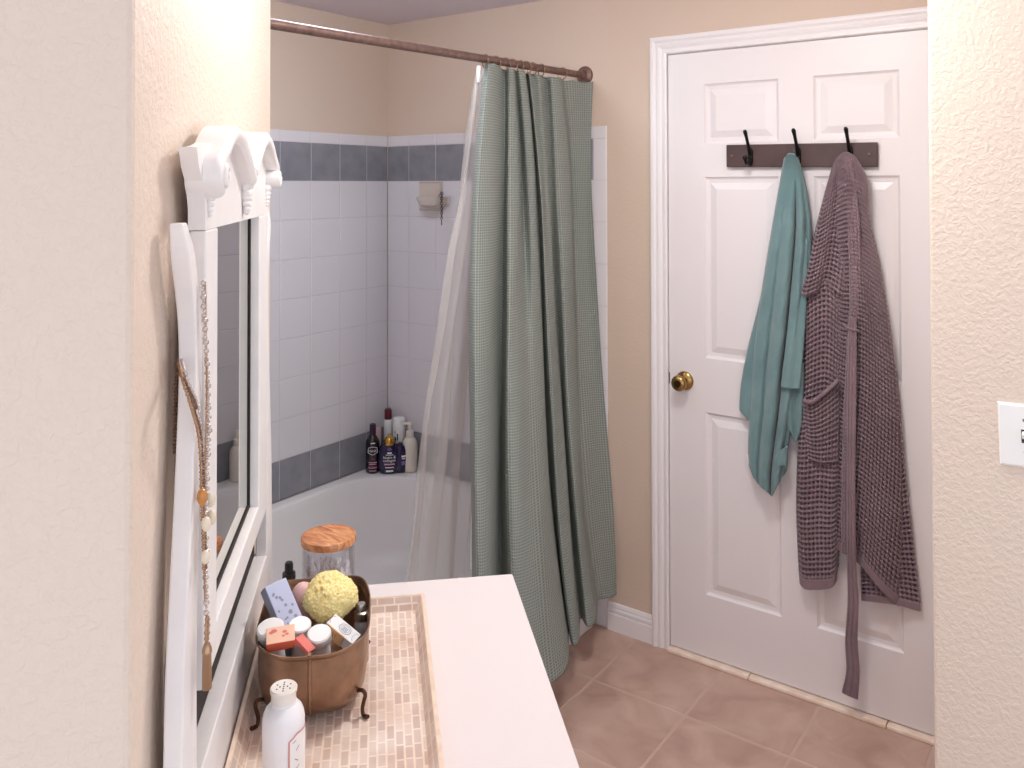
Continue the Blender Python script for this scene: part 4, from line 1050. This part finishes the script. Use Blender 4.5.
# footed copper basket
BC = (1.360, -.0955); BZ = fz + .0006
def sup(a_s, a_n, z, n=72, e=3.4, wav=0.):
    out = []
    for k_ in range(n):
        t = 2 * PI * k_ / n; c_, s_ = math.cos(t), math.sin(t)
        out.append((BC[0] + a_s * math.copysign(abs(c_) ** (2 / e), c_), BC[1] + a_n * math.copysign(abs(s_) ** (2 / e), s_), z + wav * math.cos(4 * t + PI)))
    return out
BK = thing('copper_basket', 'footed copper basket full of toiletries on the mosaic tray', 'basket', sn(BC[0], BC[1], BZ))
AS, AN = .117, .0815
prof = [(.55, .8125, 0), (.70, .8135, 0), (.86, .820, 0), (.95, .834, 0), (1.0, .858, 0), (1.0, .885, .001), (.99, .904, .002), (1.0, .912, .0025), (1.025, .9175, .003), (1.045, .9175, .003), (1.046, .9145, .003), (1.036, .9125, .003)]
inner = [(1.0, .9100, .003), (.975, .902, .002), (.98, .885, .001), (.98, .858, 0), (.93, .836, 0), (.84, .8235, 0), (.68, .8165, 0), (.5, .8155, 0)]
m_ = MB(snv); m_.loft([sup(AS * k_, AN * k_, z, wav=w_) for k_, z, w_ in prof + inner], True, True); m_.build('bowl', M['copper_bowl'], BK, smooth=50)
m_ = MB(snv)                                   # raised beaded seam on the near face
ss = [(BC[0] - AS * k_ - .0012, BC[1], z) for k_, z, _ in prof[1:9]]
m_.tube([p for p in resample(ss, 16)], [.0022 + .0008 * (i % 2) for i in range(16)], 8); m_.build('seam', M['copper_bowl'], BK, smooth=60)
for a, b in ((-1, -1), (-1, 1), (1, -1), (1, 1)):
    m_ = MB(snv); o_ = (BC[0] + a * AS * .72, BC[1] + b * AN * .86)
    pts = [(o_[0], o_[1] - b * .004, .838), (o_[0] + a * .007, o_[1] + b * .004, .842), (o_[0] + a * .010, o_[1] + b * .008, .837), (o_[0] + a * .009, o_[1] + b * .006, .827), (o_[0] + a * .008, o_[1] + b * .004, .817), (o_[0] + a * .010, o_[1] + b * .005, .8085), (o_[0] + a * .015, o_[1] + b * .009, .8075), (o_[0] + a * .019, o_[1] + b * .012, .810)]
    pts = [(p[0], p[1], max(p[2], BZ + .0032)) for p in pts]
    m_.tube(resample(pts, 30), .0029, 10); m_.build('foot', M['copper_wire_dark'], BK, smooth=60)

BF = .818                                      # inside bottom of the basket
# natural sponge
sp = bmesh.new(); bmesh.ops.create_icosphere(sp, subdivisions=6, radius=1.0)
from mathutils import noise
for v in sp.verts:
    p = v.co.copy(); q = 1 + .10 * noise.noise(p * 1.6) + .06 * noise.noise(p * 3.7 + Vector((3, 1, 2)))
    h = noise.voronoi(p * 2.6 + Vector((.3, .8, .1)))[0][0]
    q -= .26 * max(0, 1 - h / .17) ** .7
    q += .05 * noise.noise(p * 9) + .045 * noise.noise(p * 21) + .02 * abs(noise.noise(p * 34))
    v.co = p * q
m_ = MB()
SPC = sn(1.388, -.0745, .925)
for v in sp.verts: m_.v.append(SPC + DD * v.co.x * .037 + NN * v.co.y * .041 + Vector((0, 0, v.co.z * .037)))
sp.verts.ensure_lookup_table(); m_.f = [[v.index for v in f.verts] for f in sp.faces]; m_.mi = [0] * len(m_.f); sp.free()
spo = m_.build('sponge', M['sponge'], smooth=180, origin=SPC); tag(spo, 'yellow natural sea sponge full of holes in the copper basket', 'sponge')

def frame_box(name, c_, a, w_, half, mats, mis=None, bevel=.0012, parent=None, origin=None):
    """box with long axis a, width axis near w_, halves (la, lw, lt)"""
    a = Vector(a).normalized(); w_ = Vector(w_); w_ = (w_ - a * w_.dot(a)).normalized(); t = a.cross(w_).normalized()
    if t.dot(Vector((CAM.x, CAM.y, CAM.z)) - Vector(c_)) < 0: t = -t
    m_ = MB(); m_.obox(c_, a * half[0], w_ * half[1], t * half[2])
    return m_, a, w_, t
def snd(ds, dn, dz): return DD * ds + NN * dn + Vector((0, 0, dz))

# lavender boxed soap
c_ = sn(1.350, -.1430, .928); LB = thing('soap_box', 'lavender printed soap box leaning in the copper basket by the mirror', 'soap', c_)
m_, a, w_, t = frame_box('x', c_, snd(.042, -.036, .060), snd(.022, .024, .0065), (.0420, .0185, .0110), None)
bo = m_.build('carton', [M['lavender'], M['lav_edge']], LB, bevel=.0012)
m_ = MB(); rg = random.Random(9)
for i in range(16):
    x, y = rg.uniform(-.032, .032), rg.uniform(-.013, .013); r_ = rg.uniform(.0014, .0028)
    if i < 4: x, y, r_ = (-.008, .004, .0036) if i == 0 else ((-.017, .009, .0032) if i == 1 else ((.004, .001, .0026) if i == 2 else (-.014, -.004, .002))) 
    m_.add([c_ + t * .01130 + a * (x + r_ * math.cos(k_ * PI / 3)) + w_ * (y + r_ * math.sin(k_ * PI / 3)) for k_ in range(6)], [tuple(range(6))])
m_.build('flower_print', M['lav_flower'], bo)

# white-capped bottles
def capped(base, top, rb, rc, hc, label, name='medicine_bottle'):
    base, top = Vector(base), Vector(top); ax_ = (top - base); H_ = ax_.length; ax_.normalize()
    r_ = thing(name, label, 'bottle', base)
    m_ = MB(); m_.lathe([(rb * .9, 0), (rb, .002), (rb, H_ - hc - .008), (rb * .8, H_ - hc - .002), (rb * .72, H_ - hc)], base, ax_, 24); m_.build('body', M['talc_white'], r_, smooth=50)
    m_ = MB(); m_.lathe([(rc * .97, H_ - hc), (rc, H_ - hc + .001), (rc, H_ - .002), (rc * .9, H_), (rc * .2, H_ + .0003)], base, ax_, 28); m_.build('cap', M['white_plastic'], r_, smooth=40)
    return r_
capped(sn(1.316, -.146, BF + .010), sn(1.289, -.1560, .936), .0160, .0196, .018, 'white capped bottle in the copper basket nearest the mirror')
capped(sn(1.352, -.117, BF + .002), sn(1.325, -.1165, .9185), .0140, .0170, .016, 'white capped bottle in the middle of the basket below the sponge')
capped(sn(1.330, -.083, BF + .002), sn(1.298, -.0860, .9165), .0155, .0178, .016, 'white capped bottle standing beside the white soap carton')
r_ = sn(1.322, -.1395, BF + .001); bl = thing('small_bottle', 'slate blue bottle tucked behind the white cap nearest the mirror', 'bottle', r_)
m_ = MB(); m_.lathe([(.0095, 0), (.0105, .002), (.0105, .08), (.009, .085), (.003, .086)], r_, (0, 0, 1), 22); m_.build('body', M['blue_grey'], bl, smooth=50)

# orange cartons
c_ = sn(1.2720, -.1390, .9265); ob = thing('soap_box', 'orange soap carton with a peach top lying across the basket rim', 'soap', c_)
m_, a, w_, t = frame_box('x', c_, snd(.004, .034, .001), snd(.018, -.002, .011), (.0200, .0125, .0098), None)
m_.mi = [0, 1, 0, 0, 0, 0] if t.z > 0 else [1, 0, 0, 0, 0, 0]
bo = m_.build('carton', [M['orange'], M['peach']], ob, bevel=.0008)
m_ = MB()
for x, y, r_ in ((.006, .003, .0022), (.009, -.001, .0018), (.004, -.003, .0016), (-.009, .006, .003), (-.013, .004, .0022)):
    m_.add([c_ + t * .0100 + a * (x + r_ * 1.5 * math.cos(k_ * PI / 4)) + w_ * (y + r_ * math.sin(k_ * PI / 4)) for k_ in range(8)], [tuple(range(8))])
m_.build('print', M['coral'], bo)
c_ = sn(1.2740, -.1050, .9135); ob = thing('soap_packet', 'small coral packet wedged between the orange carton and a white cap', 'soap', c_)
m_, a, w_, t = frame_box('x', c_, snd(-.012, .018, -.014), snd(.02, .008, -.004), (.0145, .011, .0028), None); m_.build('packet', M['coral'], ob, bevel=.0008)

# white carton with round emblem, tan front
Tp, Rp, Lp = sn(1.352, -.0640, .9160), sn(1.332, -.0245, .8905), sn(1.327, -.0755, .9145)
U1, V1 = (Rp - Tp), (Lp - Tp); U1n = U1.normalized(); V1n = (V1 - U1n * V1.dot(U1n)).normalized(); W1 = U1n.cross(V1n)
if W1.z < 0: W1 = -W1
lu, lv, lw = U1.length / 2, V1.length / 2 * .98, .0085
cc = Tp + U1n * lu + V1n * lv - W1 * lw; wb = thing('soap_box', 'white soap carton with round grey emblem and tan front in the basket', 'soap', cc)
m_ = MB(); m_.obox(cc, U1n * lu, V1n * lv, W1 * lw); m_.build('carton', M['carton_white'], wb, bevel=.0008)
m_ = MB(); m_.obox(cc + V1n * (lv + .0004) - U1n * .0065, U1n * (lu * .66), V1n * .0009, W1 * (lw * 1.02)); fr2 = m_.build('front_band', M['tan'], wb)
m_ = MB(); vt = text_geo('EST', .0082)
for dd_ in (0,):
    m_.add([cc + V1n * (lv + .0016) + U1n * (p[0] - .0075) + W1 * (p[1] - .003) for p in vt[0]], vt[1])
m_.build('lettering', M['tan_print'], fr2)
m_ = MB(); ec = cc + W1 * (lw + .0003) + U1n * .002
for r0, r1 in ((.0095, .0103), (.0068, .0073)):
    n = 32; pts = [ec + (U1n * math.cos(2 * PI * k_ / n) + V1n * math.sin(2 * PI * k_ / n)) * r for r in (r0, r1) for k_ in range(n)]
    m_.add(pts, [(k_, (k_ + 1) % n, n + (k_ + 1) % n, n + k_) for k_ in range(n)])
for y in (-.0035, -.001, .0015, .004): m_.add([ec + U1n * x + V1n * (y + h) for x, h in ((-.0045, 0), (.0045, 0), (.0045, .001), (-.0045, .001))], [(0, 1, 2, 3)])
for sx in (.0215, -.0215):
    n = 16; m_.add([ec + U1n * (sx - .002) + (U1n * .4 * math.cos(PI * k_ / n + PI / 2) + V1n * math.sin(PI * k_ / n + PI / 2)) * r for r in (.0082, .0092) for k_ in range(n + 1)], [(k_, k_ + 1, n + 2 + k_, n + 1 + k_) for k_ in range(n)])
m_.build('emblem', M['carton_grey'], wb)

# clear spray bottle and pink soap
r_ = sn(1.386, -.0255, BF + .002); sb = thing('spray_bottle', 'small clear bottle with silver cap by the basket rim beside the sponge', 'bottle', r_)
m_ = MB(); m_.lathe([(.011, 0), (.0122, .002), (.0122, .056), (.0105, .063), (.0075, .066)], r_, (0, 0, 1), 22, cap1=False); m_.build('body', M['clear'], sb, smooth=50)
m_ = MB(); m_.lathe([(.0105, 0.0665), (.011, .068), (.011, .079), (.0078, .081), (.0078, .0905), (.0065, .0925)], r_, (0, 0, 1), 20); m_.build('cap', M['silver'], sb, smooth=50)
c_ = sn(1.418, -.1195, .905); m_ = MB(); m_.ball(c_, (.022, .022, .033), 24, 14); o_ = m_.build('soap_bar', M['pink'], smooth=180, origin=c_); tag(o_, 'rounded pink soap peeking out behind the sponge in the basket', 'soap')

# white powder bottle in front
b0 = sn(1.150, -.1215, fz + .0006); tp = thing('powder_bottle', 'white powder bottle with a perforated cap in front of the basket', 'bottle', b0); RB_ = .0272
m_ = MB(); m_.lathe([(.0245, 0), (.0268, .002), (RB_, .006), (RB_, .080), (.0262, .087), (.0235, .0935), (.0190, .0985), (.0165, .1005), (.0165, .104)], b0, (0, 0, 1), 40); body = m_.build('body', M['talc_white'], tp, smooth=50)
m_ = MB(); m_.lathe([(.0160, .1025), (.0160, .1135), (.0172, .1150), (.0176, .1195), (.0164, .1212), (.014, .1208), (.002, .1208)], b0, (0, 0, 1), 36); cp = m_.build('cap', M['talc_cap'], tp, smooth=40)
m_ = MB()
for i in range(11):
    rr, aa = (0, 0) if i == 0 else ((.0048, i * 2 * PI / 4) if i < 5 else (.0098, i * 2 * PI / 6))
    m_.lathe([(.0011, .12085), (.0011, .1212), (.0003, .1212)], b0 + DD * rr * math.cos(aa) + NN * rr * math.sin(aa), (0, 0, 1), 8)
m_.build('shaker_hole', M['dark_slot'], cp)
fn = around(b0, RB_, RB_, -DD, NN); m_ = MB()
lab = lambda z0, z1, x0, x1, mb: strip_on(mb, fn, x0, x1, z0, z1, n=14)
X0, X1 = .0095, .072
pts = [fn(X0 + (X1 - X0) * i / 16, z) for z in (.008, .070) for i in range(17)]; m_.add(pts, [(i, i + 1, 18 + i, 17 + i) for i in range(16)])
lb = m_.build('label', M['label_white'], body)
fnb = around(b0, RB_, RB_, -DD, NN, .0010); m_ = MB(); xs = np.linspace(X0, X1, 18)
def ribbon(poly, wdt=.0021):
    for (xa, za), (xb, zb) in zip(poly, poly[1:]):
        L_ = math.hypot(xb - xa, zb - za); nx, nz = -(zb - za) / L_ * wdt / 2, (xb - xa) / L_ * wdt / 2; n = 8; pts = []
        for i in range(n + 1):
            t = i / n; x, z = xa + (xb - xa) * t, za + (zb - za) * t; pts += [fnb(x + nx, z + nz), fnb(x - nx, z - nz)]
        m_.add(pts, [(2 * i, 2 * i + 1, 2 * i + 3, 2 * i + 2) for i in range(n)])
ribbon([(X0, .008), (X0, .064), (X0 + .011, .071), (X1 - .011, .071), (X1, .064), (X1, .008), (X0, .008)]); m_.build('label_border', M['rose'], lb)
m_ = MB()
for x0_, z0_, x1_, z1_ in ((.014, .061, .019, .063), (.019, .050, .024, .055), (.017, .040, .022, .036), (.018, .026, .024, .030)): outline_on(m_, fnb, [(x0_, z0_), (x1_, z1_)], .0009)
m_.build('label_script', M['print_grey'], lb)

# glass jar of cotton swabs
JC = sn(1.636, -.0910, .8006)
JR = thing('glass_jar', 'clear glass jar with round wooden lid at the far end of the countertop', 'jar', JC)
m_ = MB(); m_.lathe([(.002, .001), (.043, .0), (.0478, .003), (.0485, .008), (.0485, .106), (.0470, .110), (.0455, .110), (.0462, .105), (.0462, .009), (.044, .0055), (.002, .005)], JC, (0, 0, 1), 48, cap0=True, cap1=True); m_.build('body', M['jar_glass'], JR, smooth=40)
m_ = MB(); m_.lathe([(.002, .1102), (.0490, .1102), (.0508, .1115), (.0512, .114), (.0512, .1215), (.0500, .1240), (.0470, .1248), (.0462, .1236), (.002, .1236)], JC, (0, 0, 1), 56); m_.build('lid', M['lid_wood'], JR, smooth=40)
def swab_mb(o_):
    m_ = MB(); m_.tube([o_ + Vector((0, 0, z)) for z in (.008, .050)], .0011, 6)
    for z in (.0065, .0515): m_.ball(o_ + Vector((0, 0, z)), (.0031, .0031, .0068), 8, 6)
    return m_
sw0 = None; rg = random.Random(11); pts_ = []
tries = 0
while len(pts_) < 50 and tries < 4000:
    tries += 1; a, r_ = rg.uniform(0, 2 * PI), .040 * math.sqrt(rg.random()); p = (r_ * math.cos(a), r_ * math.sin(a))
    if all(math.hypot(p[0] - q[0], p[1] - q[1]) > .0072 for q in pts_): pts_.append(p)
for i, (x, y) in enumerate(pts_):
    loc = JC + Vector((x, y, .0062 + rg.uniform(0, .007)))
    if sw0 is None: sw0 = swab_mb(loc).build('cotton_swab', M['cotton'], smooth=80, origin=loc); tag(sw0, 'white cotton swab standing in the glass jar', 'cotton swab', 'cotton swabs in the glass jar'); o_ = sw0
    else: o_ = sw0.copy(); COL.objects.link(o_); o_.location = loc
    o_.rotation_euler = (rg.uniform(-.3, .3), rg.uniform(-.3, .3), rg.uniform(0, 6))
    # keep the tips inside the glass
    ex = Vector((0, 0, .056)); ex.rotate(o_.rotation_euler)
    q = Vector((x + ex.x, y + ex.y)); 
    if q.length > .0425: o_.rotation_euler = (0, 0, rg.uniform(0, 6))
# little black bottle between jar and mirror
r_ = sn(1.612, -.1615, .8006); bd = thing('dropper_bottle', 'little black dropper bottle between the mirror and the glass jar', 'bottle', r_)
m_ = MB(); m_.lathe([(.0115, 0), (.013, .002), (.013, .048), (.010, .056), (.008, .058)], r_, (0, 0, 1), 24); m_.build('body', M['amber_black'], bd, smooth=50)
m_ = MB(); m_.lathe([(.0118, .0575), (.0122, .059), (.0118, .069), (.0078, .0705), (.0076, .085), (.0060, .0885), (.002, .089)], r_, (0, 0, 1), 20); m_.build('cap', M['black_plastic'], bd, smooth=50)

# ================================================================== WALL LAMP OF THE ROOM AND ADDED FILL LIGHTS (above the picture)
VL = thing('vanity_light', 'row of three round bulbs on the wall above the mirror', 'wall lamp', sn(1.30, WN, 2.02))
m_ = MB(snv); m_.box((1.04, WN + .001, 1.99), (1.56, WN + .022, 2.07)); m_.build('back_plate', M['bronze'], VL, bevel=.004)
for s_ in (1.10, 1.30, 1.50):
    m_ = MB(); m_.tube([sn(s_, WN + .02, 2.03), sn(s_, -.072, 2.03), sn(s_, -.060, 2.015), sn(s_, -.060, 1.957)], [.012, .012, .014, .011], 14); m_.build('socket', M['bronze'], VL, smooth=50)
    m_ = MB(); m_.ball(sn(s_, -.060, 1.942), (.0155, .0155, .0155), 20, 14); m_.build('bulb', M['globe'], VL, smooth=180)
for lx, ly, lab_, dm_ in ((.78, -1.02, 'round frosted fill light added over the bathtub', 'tub_fill_dome'), (1.86, -1.06, 'round frosted fill light added over the middle of the floor', 'fill_dome')):
    lc = (lx, ly, CEIL - .001)  # both domes are added fill, unseen, to brighten tub and room
    CL = thing('added_fill_light', lab_, 'added fill light', (lx, ly, CEIL - .09))
    m_ = MB(); m_.lathe([(.16, 0), (.16, -.02), (.15, -.025)], lc, (0, 0, 1), 32); m_.build('base', M['metal_white'], CL, smooth=40)
    m_ = MB(); m_.lathe([(.145, -.026), (.14, -.05), (.11, -.075), (.05, -.088), (.002, -.09)], lc, (0, 0, 1), 32); m_.build('shade', M[dm_], CL, smooth=180)
